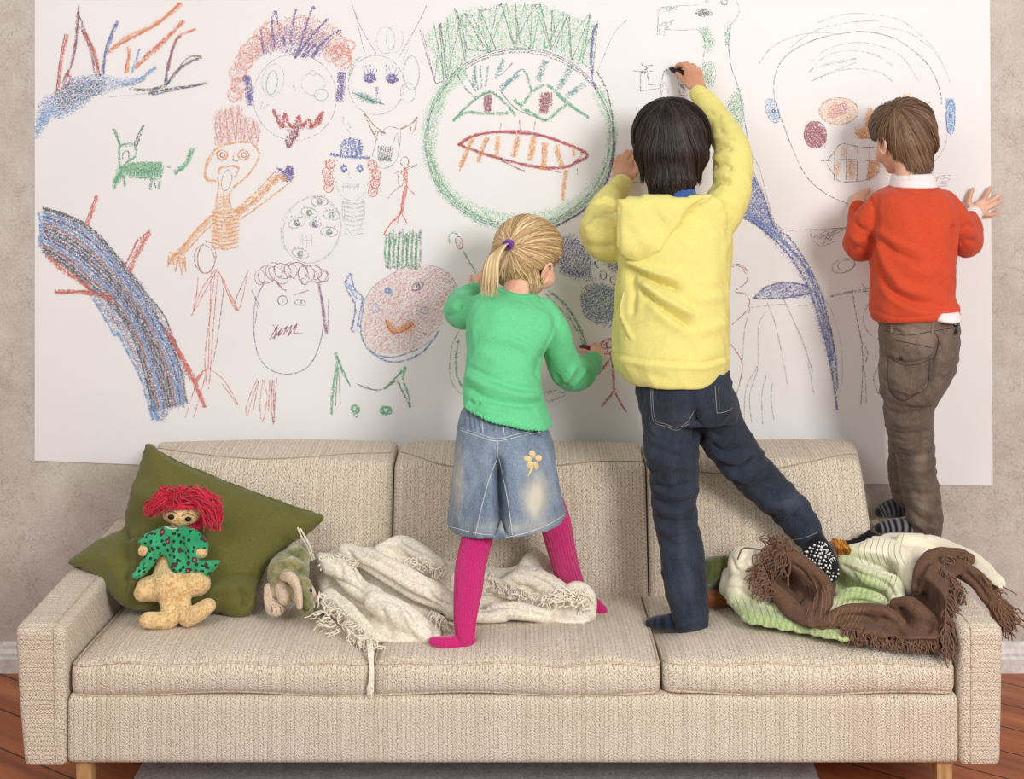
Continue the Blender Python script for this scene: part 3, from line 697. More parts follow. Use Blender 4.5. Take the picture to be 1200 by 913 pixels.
for x in (572, 638): d.ring(BL, 1.8, .8, x, 692, 13, 17, 2, 10, spiral=.6)
d.ring(LG, 1, .6, 605, 745, 65, 80, 1, 0, 0, 180).s(LG, 1, .6, "595 700 592 730 604 732").s(LG, 1.2, .6, "565 768 632 768")
for x in range(570, 635, 9): d.s(LG, 1.2, .6, f"{x} 755 {x} 782")
d.s(LG, 1, .6, "570 825 575 900").s(LG, 1, .6, "650 820 655 900")
for y in range(835, 905, 16): d.s(LG, 1, .6, f"572 {y} 610 {y+8} 652 {y}")
d.at('E').s(LG, 1, .6, "430 45 432 110 470 172 505 110 508 45")
for y in range(50, 170, 16): d.s(LG, 1, .55, f"436 {y} 470 {y+7} 505 {y}")
d.done()
d = Draw('many_eyed_drawing', 'pale oval creature with seven eyes').at('E')
d.ring(LG, 1, .8, 320, 150, 100, 122, 1, 20).ring(LG, 1, .5, 318, 152, 106, 118, 1, 24)
for x, y, q in ((348,50,0),(312,90,15),(390,98,10),(268,125,-20),(382,158,5),(280,235,15),(332,130,0)):
    k = .7 if q == 0 and y == 130 else 1
    d.ring(LG if y == 130 else GP, 1, .75, x, y, 30*k, 17*k, 1.1, q); d.ring(VI if y == 130 else ((90,140,105) if y != 50 else GP), 1.5, .7, x, y, 11, 13, 2.6, q, spiral=.7)
    for o in (-16, -6, 5, 15): d.s(GP, .9, .5, f"{x+o} {y-14} {x+o*1.4} {y-24}")
for x in (285, 300, 318): d.s(LG, 1, .6, f"{x} 165 {x+3} 205")
d.s(LG, 1, .6, "275 185 325 190"); d.done()
d = Draw('purple_face_drawing', 'long purple outlined face with curls and angry brows').at('E')
for i, (x, y, a, b_) in enumerate(((135,320,18,26),(160,310,30,34),(185,300,32,30),(215,297,26,32),(245,295,22,28),(270,298,36,30),(300,308,30,30),(325,302,26,30),(350,316,28,22),(362,318,20,18),(200,312,40,22),(290,312,34,18))): d.ring((140,80,110) if i % 2 else (160,100,110), 1.1, .7, x, y, a, b_, 1.4, i*40)
d.s(VI, 1.5, .75, "150 340 125 390 112 450 115 530 130 600 165 645 215 665 270 660 315 630 345 570 360 500 362 430 350 370 335 330").s(VI, 1.2, .6, "105 365 125 420 115 500").s((140,70,130), 3, .6, "345 345 355 400 365 460 372 520").s(VI, 1.2, .6, "108 368 135 425").s(VI, 1.6, .6, "380 400 375 520 360 470 350 350")
d.s(DR, 1.8, .8, "195 335 210 355 230 370").s(DR, 1.4, .8, "255 384 310 366").ring(GP, 1.4, .8, 216, 403, 17, 17, 1.8).ring(GP, 1.2, .7, 272, 410, 12, 9).ring(GP, 1.2, .7, 288, 412, 9, 9).s(PU, 1.4, .8, "214 392 216 412")
d.zig(DR, 1.6, .85, "170 540 200 490 185 540 215 500 200 530 232 495 220 525 250 490 235 530 268 485 255 520 285 520").s(DR, 1.2, .7, "182 490 195 520 178 538").done()
d = Draw('pink_round_face_drawing', 'round pink face with blue ear, green hair and orange grin').at('E')
disc = "595 315 640 290 700 280 760 285 810 310 835 350 830 400 800 450 780 490 730 540 680 580 620 595 560 595 515 560 498 510 505 450 520 390 550 345"
d.fill(PK, .30, disc, 35, 4.5, .6).fill(RO, .12, disc, 60, 5).s(GP, 1.2, .7, "595 315 550 345 515 390 500 450 495 520 520 570 570 600 640 600 700 575 750 540").s(BL, 2, .7, "495 490 500 540 530 585 590 620 650 618 710 590 755 540 775 510").s(GP, 1.2, .7, "600 312 660 280 740 278 800 300 835 350 830 400 795 450").s(BL, 1.5, .6, "510 570 560 600 620 603 700 575")
d.s(BL, 2.2, .7, "458 305 440 340 455 380 475 420 470 470 462 510 480 505 490 460 500 410 505 395 475 365 465 340 462 308").s(LB, 3.5, .5, "450 340 475 390 500 400").s(BL, 1.4, .7, "500 400 502 440 490 500")
for i, x in enumerate(range(585, 712, 8)): d.s([GR,DG,GR,GP][i % 4], 2.2, .75, f"{x} {285+(i%3)*4} {x-4+(i%2)*6} 230 {x+2+(i%3)*3} {165-(i%4)*6}")
d.ring(LB, 1.8, .8, 592, 367, 13, 11, 2, spiral=.6).ring(DB, 1.4, .8, 697, 352, 22, 13, 1.5, -25).ring(BK, 1.6, .8, 700, 350, 8, 9, 2, spiral=.7).ring(LB, 1.2, .5, 722, 438, 14, 12, 2).ring(LB, 1.2, .4, 548, 430, 12, 16, 2)
d.fill(OR, 1.0, "582 470 600 480 620 510 660 485 682 475 688 495 650 515 610 525 590 505", 30).s(RD, 1.8, .7, "582 472 605 515 640 515 684 485").s(PK, 1.4, .6, "640 410 622 395 640 370").s(BL, 1.6, .7, "835 385 850 360 880 350"); d.done()
d = Draw('green_ears_drawing', 'green cat ears and two eyes at the bottom of the sheet').at('E')
d.s(GR, 3, .85, "405 590 410 630 395 720 390 810").s(GR, 2.2, .8, "410 600 430 660 460 710").s(DG, 1.6, .8, "408 600 445 680 455 705").s(DG, 1.6, .8, "412 640 404 780").s(GR, 1.6, .8, "415 640 422 770").s(DB, 1.5, .8, "478 698 520 718 578 722").s(BK, 1.2, .7, "490 705 560 728").s(GR, 2.4, .8, "575 720 610 690 655 640 645 680 665 740 670 785").s(DG, 2, .8, "580 718 622 690 640 720 670 782").s(DG, 1.6, .6, "600 695 650 650").ring(GR, 2, .8, 474, 790, 15, 17, 2.3, spiral=.6).s(DG, 1.2, .7, "460 790 480 820 490 780").ring(GR, 2.2, .85, 584, 794, 23, 16, 2.6, spiral=.6).done()
d = Draw('red_hair_strokes_drawing', 'loose red-brown vertical loops at the bottom of the sheet').at('E')
d.s(RO, 1.1, .75, "125 685 100 740 85 790 92 812 105 760 130 690").s(BR, 1.1, .75, "130 690 110 800").s(RO, 1.1, .75, "145 685 135 780 145 835 160 750 148 690").s(RO, 1.6, .75, "170 685 165 800").s(RB, 1.4, .75, "180 685 175 780 185 845 188 760 195 680").s(RO, 1.4, .7, "185 690 182 840").done()
# --- big green monster
d = Draw('green_monster_drawing', 'huge round green monster face with spiky hair and orange teeth').at('C')
ang = np.radians(np.arange(0, 361, 12)); cx, cy, rx, ry = 420, 530, 358, 340
for (c_, w_, de, e) in ((BK, 1.3, .75, 0), (DG, 2, .45, -9), (PU, 1.6, .55, 7)):
    d.s(c_, w_, de, np.stack([cx+(rx+e+4*np.sin(ang*3+e))*np.cos(ang), cy+(ry+e)*np.sin(ang)], 1).ravel())
outer = [(cx+(rx+20)*math.cos(a), cy+(ry+16)*math.sin(a)) for a in np.radians(np.arange(-35, 236, 10))]; inner = [(cx+(rx-22)*math.cos(a), cy+(ry-52)*math.sin(a)) for a in np.radians(np.arange(235, -36, -10))]
d.fill(GL, .42, ' '.join(f'{a} {b}' for a, b in outer+inner), 60, 3.5, .5)
d.fill(GR, .4, "68 620 80 500 110 380 140 330 140 400 105 480 95 600 130 700 190 770 280 830 330 850 300 870 200 820 110 730", 60, 4)
d.s(PU, 2, .8, "560 865 640 820 700 770 750 700 775 620").s(BK, 2, .8, "550 870 650 815 730 740 770 650 785 540").s(BK, 1.8, .7, "715 270 755 350 775 450 780 560 765 640")
hair = "40 115 70 230 100 320 130 310 115 90 150 300 210 230 180 40 220 190 290 195 210 50 240 60 310 200 330 190 270 40 340 30 350 10 390 150 410 170 405 15 420 160 460 185 470 20 500 15 540 190 545 40 560 180 600 60 610 55 620 230 690 60 660 240 700 270 720 90"
d.zig(BK, 1.2, .7, hair); d.zig(GR, 1.6, .55, "90 80 130 290 145 70 160 290 215 240 170 30 260 190 265 35 300 200 370 10 400 190 440 10 470 190 500 15 520 190 590 45 580 200 640 110 690 50 650 230 720 80")
d.zig(VI, 1.4, .6, "50 120 95 310 120 85 140 300 200 55 215 215 215 55 300 200 335 20 350 15 395 170 480 20 540 190 605 60 615 220")
d.fill(GL, .38, "60 130 180 40 340 20 500 15 620 60 720 90 700 270 600 225 500 190 340 190 230 220 120 320", 85, 4.5, .6)
d.s(PU, 2.8, .75, "715 90 700 150 695 230 700 280").s(PU, 1.8, .7, "695 270 700 310 712 338").s(GP, 1, .6, "830 75 780 130 745 210 720 270").s(PU, 2, .6, "705 95 690 250")
for (ex, ey, rx2, s1) in ((300,400,100,1),(525,400,115,1)): pass
d.s(GR, 3, .7, "165 462 210 415 260 370 310 350 345 375 380 410 405 445").s(DG, 1.6, .7, "165 462 230 400 300 355 350 375").s(GR, 3.4, .6, "170 455 220 430 290 435 375 432").s(GR, 3.6, .7, "400 380 430 410 480 440 520 460 560 430 600 400").s(GR, 3.4, .7, "430 400 470 350 520 325 570 360 620 405 685 450").s(TE, 2.4, .8, "350 350 430 265 468 350").s(TE, 5, .5, "345 335 420 285").s(TE, 2, .7, "560 360 620 410 685 448").s(DG, 1.6, .7, "345 345 400 410 460 440 525 462")
d.fill(DR, 1.0, "285 370 310 360 315 390 308 428 285 425 282 395", 80).fill(DR, 1.0, "505 355 545 352 545 385 520 435 495 435 498 380", 80).s(BK, 1, .8, "287 370 290 425").s(BK, 1, .8, "300 362 308 428")
for p_ in ("185 290 215 340 250 375","205 270 255 350","245 265 262 345","270 250 275 340","300 250 290 330"): d.s(TE, 1.8, .55, p_)
for p_, w_ in (("330 300 360 225",5),("490 310 520 230",7),("570 340 620 250",7),("600 370 670 320",6),("345 290 395 240",2),("245 330 250 250",4)): d.s(TE, w_, .5, p_)
for (c_, w_) in ((RD, 3.4), (DR, 2.2)): d.s(c_, w_, .8, "185 555 240 520 330 505 420 508 510 520 600 550 680 590 650 615 590 640 500 640 400 620 290 590 220 565 185 550")
d.s(RB, 2, .7, "250 575 330 605 440 655").s(RD, 2, .7, "200 548 260 515 400 500 480 510 620 560 655 575 650 600 610 640").s(RD, 1.6, .6, "430 635 480 640 580 660")
for p_, w_ in (("245 525 225 560 195 640",5),("298 525 280 560 262 620",4.5),("340 520 332 600",5),("415 520 398 600",6),("475 525 460 615",6.5),("518 545 512 650",6),("560 555 582 640",6),("600 650 590 720 585 765",4.5),("625 560 628 600",3)): d.s(OR, w_, .8, p_)
for p_ in ("350 470 345 500","420 460 422 495","480 465 475 500","245 530 190 655","640 640 642 670","305 525 258 622","415 520 398 602","512 650 505 545"): d.s(BR, 1, .7, p_)
d.done()
# --- snake balloon figure behind the girl
d = Draw('green_snake_drawing', 'green looping line with a flower head near the girl').at('H')
d.ring(BR, 1.6, .8, 133, 157, 14, 26, 1.3, -15).s(GR, 2, .5, "95 160 90 130 110 115 130 125").s(GR, 2, .55, "150 190 175 235 205 280").s(DG, 1.1, .6, "160 205 200 275").s(BR, 1, .6, "128 145 140 160 125 170")
d.s(GP, 1.4, .8, "140 510 108 570 95 650 100 720 130 770 152 780").s(GR, 3, .5, "130 560 120 640 125 700 150 760").s(GR, 2.6, .6, "500 355 560 400 610 470 640 530 655 575").s(GR, 1.8, .5, "485 360 540 420 590 470 630 540 645 580").s(GP, 1.2, .6, "520 370 590 440 650 560").s(GR, 3, .35, "480 780 520 768 570 775").s(GP, 2.4, .35, "485 812 520 805 570 785").s(BL, 1.5, .6, "110 385 130 350 165 340").s(BK, 1.2, .6, "118 390 140 352 168 350").done()
d = Draw('blue_cloud_drawing', 'dark blue scribbled clouds with a small face between the children').at('H')
d.fill(DB, .75, "545 150 590 115 620 140 640 170 670 210 680 250 675 290 640 300 590 290 550 270 540 240", 60, 4).ring(BL, 1.2, .7, 610, 220, 65, 70, 2.6, spiral=.5).fill(BL, .5, "545 250 640 285 700 300 690 320 600 305 548 280", 20)
d.fill(DB, .6, "630 380 660 330 710 320 760 340 800 360 800 480 760 505 700 490 650 460", 35, 4).fill(TE, .45, "640 380 700 325 780 350 800 480 700 480", 60, 4).ring(BL, 1.2, .7, 710, 410, 80, 78, 2.6, spiral=.5).ring(GP, 1.1, .7, 745, 290, 75, 62, 1.2, 20)
for x, y in ((727,290),(770,312)): d.ring(DB, 1.3, .8, x, y, 13, 18, 1.4, -10)
d.fill(DB, .7, "725 240 790 240 800 280 770 275 740 255", 20).s(DB, 1.8, .7, "690 235 695 250 705 260 690 270").s(BL, 1.8, .7, "660 10 640 60 630 120").s(DB, 1.4, .7, "680 0 650 50 628 110").done()
d = Draw('red_stick_figure_drawing', 'red stick figure between the girl and the yellow hoodie').at('H')
for c_, w_, p_ in ((RD,2,"700 600 740 590 780 585"),(RD,1.8,"700 590 730 560 770 550 800 552"),(RD,2.4,"705 700 745 650 765 625"),(RD,2.6,"762 625 768 700 772 765"),(RD,2.4,"772 765 745 800 720 833"),(RD,2,"772 765 800 820 822 852"),(RD,1.8,"740 570 745 605 760 620"),(RD,2,"765 640 790 690 810 700"),(RB,1.4,"700 600 760 560 770 610")): d.s(c_, w_, .85, p_)
d.ring(RD, 1.4, .8, 745, 585, 25, 30, 1.6, 20).done()
# --- dragon / giraffe neck, right of the yellow hoodie
d = Draw('long_neck_animal_drawing', 'long-necked animal with green patches and blue crayon tail').at('F')
d.s(GP, 1, .8, "205 15 140 18 90 25 82 60 88 110").s(GP, 1, .7, "88 110 92 75 105 72 100 110").s(GP, 1, .7, "100 90 160 92 205 92 225 130 220 180 215 250").s(GP, 1, .7, "320 0 330 25 325 50 305 75").s(BL, 1.2, .8, "305 75 298 130 305 200 325 260 340 330 352 400 362 460").s(GP, 1, .7, "362 460 390 510 405 560 425 640 445 690 480 705").s(BK, 1, .6, "80 80 80 108").zig(GP, .9, .7, "78 75 100 78 130 60 108 90 108 65")
d.fill(BK, .9, "195 38 220 28 245 36 235 46 210 48", 10).fill(BK, .7, "222 0 238 0 232 8", 10).ring(BK, 1.2, .8, 285, 6, 10, 8, 1.5).s(BK, 1, .8, "196 38 215 50 245 44 246 36")
d.fill(GR, .65, "92 28 110 20 145 20 140 32 100 35", 10)
for p_ in ("205 85 235 82 258 130 245 155 225 162 222 120","285 90 302 62 305 100 296 140 284 135","220 188 245 190 252 225 245 270 225 250 218 220","288 320 330 268 345 330 340 390 320 370 305 350"): d.fill(GR, .7, p_, 60, 3)
d.s(GP, 1, .6, "250 190 258 230 245 270").s(GP, 1, .6, "115 285 100 250 92 300 88 320")
tail = "345 520 365 530 385 560 400 600 420 650 465 730 430 730 390 690 335 655 342 600"
d.fill(DB, .5, tail, 40, 4).fill(BL, .5, tail, 55, 4).s(GP, 1.4, .8, "362 465 380 540 405 600 430 670 440 690").s(DB, 2, .6, "335 655 390 690 430 728")
d.at('G').fill(BL, .5, "120 0 160 60 185 130 205 200 240 235 290 290 330 350 360 400 380 470 400 560 418 650 428 780 432 850 420 780 405 700 385 620 350 500 320 410 290 360 250 310 205 260 160 210 85 160 100 100", 50, 4)
for c_, p_ in ((DB,"85 160 160 205 220 260 280 330 325 410 360 510 395 640 415 740 430 855"),(BL,"100 150 180 200 240 250 300 320 345 400 380 500 400 590 415 680"),(BL,"130 170 200 225 260 280 320 350 350 430 380 540 410 680"),(DB,"130 20 170 100 205 200 260 240 320 330 370 430 395 520 420 640 432 780")): d.s(c_, 2.4, .7, p_)
fin = "135 455 160 425 210 402 260 400 325 410 335 440 290 455 220 460 170 450"
d.fill(DB, .6, fin, 15, 4).fill(BL, .35, fin, 5, 4).s(DB, 2, .8, "133 455 180 415 250 400 325 412").s(DB, 2, .8, "135 457 230 455 330 440").fill(LG, .3, "330 380 350 400 360 460 345 430", 40)
for p_ in ("120 490 220 478 300 482 345 478","180 470 210 550 240 690 255 780","240 460 285 560 320 650 345 720","325 685 340 760 350 800","120 490 100 570 92 680","175 505 150 560 148 700 118 800 125 900","145 700 105 780 98 905","178 730 162 800 165 905","200 755 195 820 205 890","360 420 410 500 440 600 450 720 440 790"): d.s(GP if p_[0] != '3' else LG, 1, .7, p_)
d.done()
d = Draw('red_wavy_line_drawing', 'red wavy crayon line beside the hoodie').at('G')
d.s(RB, 1.6, .75, "45 340 80 335 110 360 105 400 65 432 100 440 118 470 100 510 55 550").s(RB, 1.3, .7, "40 280 50 300 42 320").s(RB, 1.5, .75, "50 620 80 660 92 700 80 770 62 820").s(RD, 1.3, .6, "45 345 85 342 105 370").done()
# --- letters by the hand
d = Draw('letter_scribble_drawing', 'thin black box and letter scribbles by the raised crayon').at('M')
for p_ in ("298 95 350 100 398 95","340 58 355 100","395 68 345 72","335 100 335 195 435 180","370 100 372 165 435 158","350 75 338 110 365 80 355 110 375 70","450 95 435 160 430 240","450 95 470 90","515 120 520 180 530 215","520 215 565 215","520 150 555 190 530 170 550 160","312 272 325 310 335 325","325 290 345 310"): d.zig(BK, .9, .55, p_)
d.s(GP, 1, .7, "290 640 370 638").s(GP, 1, .7, "365 640 370 672").done()
# --- big pencil head with round nose
d = Draw('giant_pencil_head_drawing', 'huge pencil-outlined head with orange eyes, dark red cheek and block teeth').at('F')
d.s(BK, 1.1, .75, "665 625 600 595 540 545 500 470 465 380 438 300 440 230 465 180 510 145 580 115 660 100 720 97 800 115 870 160 920 215 945 280 950 320").s(GP, 1, .6, "965 360 965 430 940 480 920 500").s(GP, 1, .6, "390 195 430 145 500 110 580 100 640 105")
for p_ in ("570 70 640 45 720 42 820 60 900 120 950 190 975 250","480 150 560 95 660 70 760 62","760 80 850 100 920 150","550 190 600 150 680 130 760 140 830 175 880 250","545 220 590 175 660 155 740 165 800 200","550 250 600 225 690 190","555 245 640 215 700 210","600 200 690 180","700 210 760 220 800 250","545 215 620 190 690 178"): d.s(GP, 1, .5, p_)
d.fill(LB, .7, "412 310 430 300 445 330 455 360 445 378 425 365 414 340", 60).ring(BL, 1, .6, 432, 338, 18, 38, 1.3, -18).ring(BK, 1.4, .9, 435, 339, 4, 4, 2).fill(LB, .9, "962 305 985 300 992 330 988 400 968 405 966 350", 85).ring(BK, 1.6, .9, 977, 354, 5, 6, 2, spiral=.8).s(BL, 1.6, .7, "985 305 990 350 985 405 968 400 964 340 975 305")
d.fill(OL, .7, "573 345 600 312 640 298 680 312 695 340 665 370 620 380 590 365", 30).ring(OR, 1.2, .7, 635, 340, 58, 38, 1.2).fill((178,62,120), .8, "600 345 620 318 655 308 668 325 655 345 620 362 602 358", 20).ring(BK, .9, .4, 635, 340, 60, 42)
d.fill(DR, 1.0, "530 395 545 370 570 372 592 400 598 430 580 450 550 452 532 425", 60).ring((178,62,120), 1.6, .7, 563, 412, 30, 38, 2.5, spiral=.8).ring(DR, 1.6, .8, 563, 412, 34, 41)
d.fill(OR, .9, "715 365 730 330 742 335 740 425 700 425 685 410 690 395 720 390", 75).s(BR, 1.4, .7, "685 405 700 420 728 422").fill(OL, .7, "820 295 850 285 868 305 840 310", 10)
d.s(BK, 1.1, .75, "580 492 660 488 760 492").s(BK, 1, .75, "600 492 620 465 645 440 700 450 750 450").s(BK, 1, .75, "600 505 618 530 640 555 720 550 765 520")
for x in (620, 657, 690, 727): d.s(BK, 1, .75, f"{x+3} {447+(620==x)*10} {x} 552")
d.fill(OR, .75, "622 492 640 492 634 545 622 535", 80).fill(OL, .8, "645 448 660 446 655 484 642 484", 80).fill(OR, .8, "662 492 686 492 678 548 658 550", 80).fill(OR, 1.0, "728 492 762 496 745 540 720 548", 60)
d.s(BK, 1, .7, "480 705 560 702 650 697 680 694").s(GP, 1, .7, "445 685 460 700 480 705")
for p_ in ("565 730 600 715 650 697","575 730 640 700","590 732 655 700","600 730 620 712","930 545 950 538 978 536","925 560 940 545","945 548 965 545 975 550","948 556 972 555","945 562 965 563","940 570 972 568","900 320 925 308"): d.s(GP, 1, .7, p_)
d.at('G').s(GP, 1, .7, "335 215 340 245 370 268 400 262 430 245 452 205").s(GP, 1, .7, "345 240 400 215 380 262 430 210 395 265")
d.ring(GP, 1.1, .8, 452, 340, 42, 24, 1.3, -15).ring(GP, 1, .7, 462, 338, 30, 18, 1, -10)
for p_, c_ in (("410 450 480 435 550 430",BK),("400 450 470 432 545 422",GP),("485 425 495 500 515 600 522 700 515 840",BK),("520 405 540 440 550 470",GP),("545 470 525 520 535 570 580 605",GP),("515 610 540 650 525 700 520 720",BK),("530 720 535 830",GP),("580 695 560 740 575 790 590 800",BK),("250 480 320 640 345 790",LG),("580 560 585 600",BK)): d.s(c_, 1, .75, p_)
d.done()
settle(paper)
# ---------------------------------------------------------------- people
EYEW = plain('eye_white', (235,232,226), .2, .5); EYEB = plain('eye_iris', (60,40,28), .2, .5)
def headframe(c, yaw, pitch, roll, s):
    """local: +y face forward, +x the person's right side as seen from behind, +z up"""
    M = Matrix.Rotation(math.radians(yaw), 3, 'Z') @ Matrix.Rotation(math.radians(pitch), 3, 'X') @ Matrix.Rotation(math.radians(roll), 3, 'Y')
    return lambda x, y, z: Vector(c)+M @ Vector((x, y, z))*s, M
def head(mb, c, yaw, pitch, roll, s, parent):
    H, M = headframe(c, yaw, pitch, roll, s)
    def E(x, y, z, a, b, d, R=None): mb.ell(H(x,y,z), (a*s, b*s, d*s), rot=(M @ R) if R else M)
    E(0, -.008, .022, .070, .086, .076); E(0, .03, -.03, .058, .056, .068); E(0, .045, -.062, .040, .042, .040); E(0, .070, -.086, .019, .018, .016)
    for q in (-1, 1):
        E(q*.036, .052, -.042, .026, .028, .028)                            # cheek
        E(q*.072, -.004, -.020, .006, .017, .026, Matrix.Rotation(q*.35, 3, 'Z')); E(q*.071, .001, -.040, .006, .009, .010)
        rim = [H(q*(.079+.002*math.sin(a)), -.006+.017*math.cos(a), -.017+.027*math.sin(a)) for a in np.linspace(-1.2, 3.6, 12)]
        mb.tube(rim, .0040*s, 8)
    mb.tube([H(0,.082,.002), H(0,.092,-.018), H(0,.100,-.034)], [.007*s, .008*s, .010*s], 10); E(0, .090, -.038, .013, .010, .007)
    E(0, .084, -.061, .019, .008, .005); E(0, .082, -.068, .016, .008, .005)
    mb.tube([H(-.048,.064,.012), H(-.02,.080,.018), H(.02,.080,.018), H(.048,.064,.012)], .007*s, 8)
    for q in (-1, 1):
        m = MB(); m.ell(H(q*.028, .066, -.008), .0120*s, 14, 8, mi=0); m.ell(H(q*.028, .0735, -.008), (.0065*s, .0065*s, .0065*s), 10, 6, mi=1)
        o = m.build('eye', [EYEW, EYEB], parent)
    return H, M
def strands(tree, C, ends, n_pt, width, cols, out=.0015, lift=.004, seed=0, tipfly=.0, wob=.05):
    """ends: list of (dir0, dir1, t_start) unit vectors from centre C; strand slides over the hair shell from dir0 to dir1"""
    r = random.Random(seed); mb = MB()
    for (d0, d1, extra) in ends:
        d0 = d0.normalized(); d1 = d1.normalized(); ang = d0.angle(d1); P = []
        if ang < .02 or ang > 3.1: continue
        ax = d0.cross(d1).normalized(); wv = r.uniform(-wob, wob); ph = r.uniform(0, 6); ok = True; o0 = out+r.uniform(0, lift)*r.random()
        for i in range(n_pt):
            t = i/(n_pt-1); d = Matrix.Rotation(ang*t, 3, ax) @ d0; d = (d+ax*wv*math.sin(t*3+ph)).normalized()
            h = tree.ray_cast(C+d*.6, -d)
            if h[0] is None: ok = False; break
            e = o0+tipfly*max(0, t-.75)*r.uniform(-.3, 1)
            P.append(h[0]+d*e)
        if not ok: continue
        if extra:
            dd = (P[-1]-P[-2]).normalized()
            P.append(P[-1]+dd*extra*.5+Vector((0,0,-extra*.4))); P.append(P[-1]+dd*extra*.3+Vector((r.uniform(-.3,.3)*extra, r.uniform(-.3,.3)*extra, -extra*.7)))
        ribbon(mb, P, C, width*r.uniform(.7, 1.3), mixc(cols, r), t0=.35)
    return mb
def mixc(cols, r):
    a, b = r.choice(cols), r.choice(cols); t = r.random(); k = r.uniform(.85, 1.12)
    return tuple(min(1, (x+(y-x)*t)*k) for x, y in zip(lin(a)[:3], lin(b)[:3]))+(1,)
def ribbon(mb, P, C, w, col, t0=.2, t1=.1):
    vs = []; n = len(P)
    for i, p in enumerate(P):
        T = (P[min(i+1, n-1)]-P[max(i-1, 0)]).normalized(); N = (p-C).normalized() if C is not None else Vector((0,-1,.3)).normalized(); S = T.cross(N)
        if S.length < 1e-5: S = Vector((1,0,0))
        S.normalize(); t = i/(n-1); k = w*min(1, t0+t*4, t1+(1-t)*3.5)
        vs += [p-S*k-N*k*.4, p+N*k*.5, p+S*k-N*k*.4]
    fs = []
    for i in range(n-1):
        a = i*3; fs += [(a, a+1, a+4, a+3), (a+1, a+2, a+5, a+4)]
    mb.add(vs, fs, 0, col)
def hairmat(name):
    t = NT(name); a = t.n('ShaderNodeAttribute', attribute_name='Col').outputs[0]
    return t.fin(a, .48, .28)
HAIR = hairmat('hair')
def nail(o): pass
def rnd_dir(r): 
    z = r.uniform(-1, 1); a = r.uniform(0, 2*math.pi); q = math.sqrt(1-z*z); return Vector((q*math.cos(a), q*math.sin(a), z))

SK_G = skin('skin_girl', (240,198,172), (226,160,138)); SK_Y = skin('skin_tan', (212,160,128), (196,134,106)); SK_O = skin('skin_fair', (226,184,158), (206,150,126))

def denim(name, base, light, patch_col, wear_lit=()):
    t = NT(name); P = t.co(); n = t.noise(t.co((1,1,.16)), 520, 2); m = t.noise(t.co((1,1,.35)), 38, 4, .6); g = t.noise(P, 9, 3)
    c = t.ramp(n, [(.32, tuple(x*.72 for x in base)), (.68, light)]); c = t.mix(.5, c, t.ramp(m, [(.3, tuple(x*.7 for x in base)), (.72, light)]))
    c = t.mix(.3, c, t.ramp(g, [(.35, base), (.68, light)]))
    for (px, py, d, rx, rz, amt) in wear_lit:                                   # pale patches at set places: wear on the cloth and painted highlights
        w_ = W(px, py, d); x, y, z = t.sep(P); k = d/FL
        dx = t.M('MULTIPLY', t.M('SUBTRACT', x, w_.x), 1/(rx*k)); dz = t.M('MULTIPLY', t.M('SUBTRACT', z, w_.z), 1/(rz*k))
        r2 = t.M('ADD', t.M('MULTIPLY', dx, dx), t.M('MULTIPLY', dz, dz)); f = t.M('MULTIPLY', t.M('POWER', 2.718, t.M('MULTIPLY', r2, -1.0)), amt)
        f = t.M('MULTIPLY', f, t.M('ADD', .55, t.M('MULTIPLY', m, .9))); f = t.M('MINIMUM', f, .95); c = t.mix(f, c, lin(patch_col))
    t.bump(t.M('ADD', n, t.M('MULTIPLY', m, .8)), .0009, .8); return t.fin(c, .88, .15, .1)

# ======================= girl in green
girl = empty('person', (.0, -.62, .335), 'girl with blond ponytail in green top, denim skirt and pink tights, standing on the sofa', 'person', 'children drawing on the paper')
SHG = fabric('green_jersey', (106,206,146), .02, 260, .0003, .85, .12)
gy = dict(yaw=-38, pitch=-8, roll=15)
gc = W(617, 301, 3.44)
def arms_body(b, paths, k=.78):
    for p in paths: b.ptube([(q[0], q[1], q[2], max(3.2, q[3]*k)) for q in p], sub=4)
G_R = [(636,368,3.35,19),(648,386,3.35,19.5),(655,411,3.37,18.5),(664,432,3.41,20.5),(676,438,3.46,20),(688,432,3.53,14.5),(695,423,3.58,11)]
G_L = [(566,366,3.36,20),(548,367,3.40,20),(539,365,3.45,18.5),(539,355,3.52,15),(547,345,3.59,11),(556,339,3.63,8)]
b = MB(); GH, GM = head(b, gc, gy['yaw'], gy['pitch'], gy['roll'], .99, girl)
b.ptube([(612,318,3.42,17),(606,338,3.38,16),(602,356,3.35,15)], seg=20)
b.loft([(360,574,626,3.355,.04),(376,566,630,3.34,.05),(420,560,618,3.30,.066),(470,558,618,3.26,.066),(500,558,616,3.235,.062),(530,560,620,3.22,.06)])
arms_body(b, [G_R, G_L], .62)
b.ptube([(576,525,3.20,20),(563,600,3.12,14.5),(558,628,3.10,15),(551,663,3.07,14.5),(548,691,3.04,13.5),(545,719,3.02,11),(545,745,3.00,9.5)])
b.ptube([(540,752,3.0,7),(520,753,2.99,6),(509,752,2.985,4)])
b.ptube([(606,525,3.20,18),(642,600,3.19,13.5),(657,640,3.22,14),(666,670,3.25,13),(676,694,3.27,11)]); b.ptube([(676,698,3.27,9),(690,708,3.26,8),(704,715,3.245,5.5)])
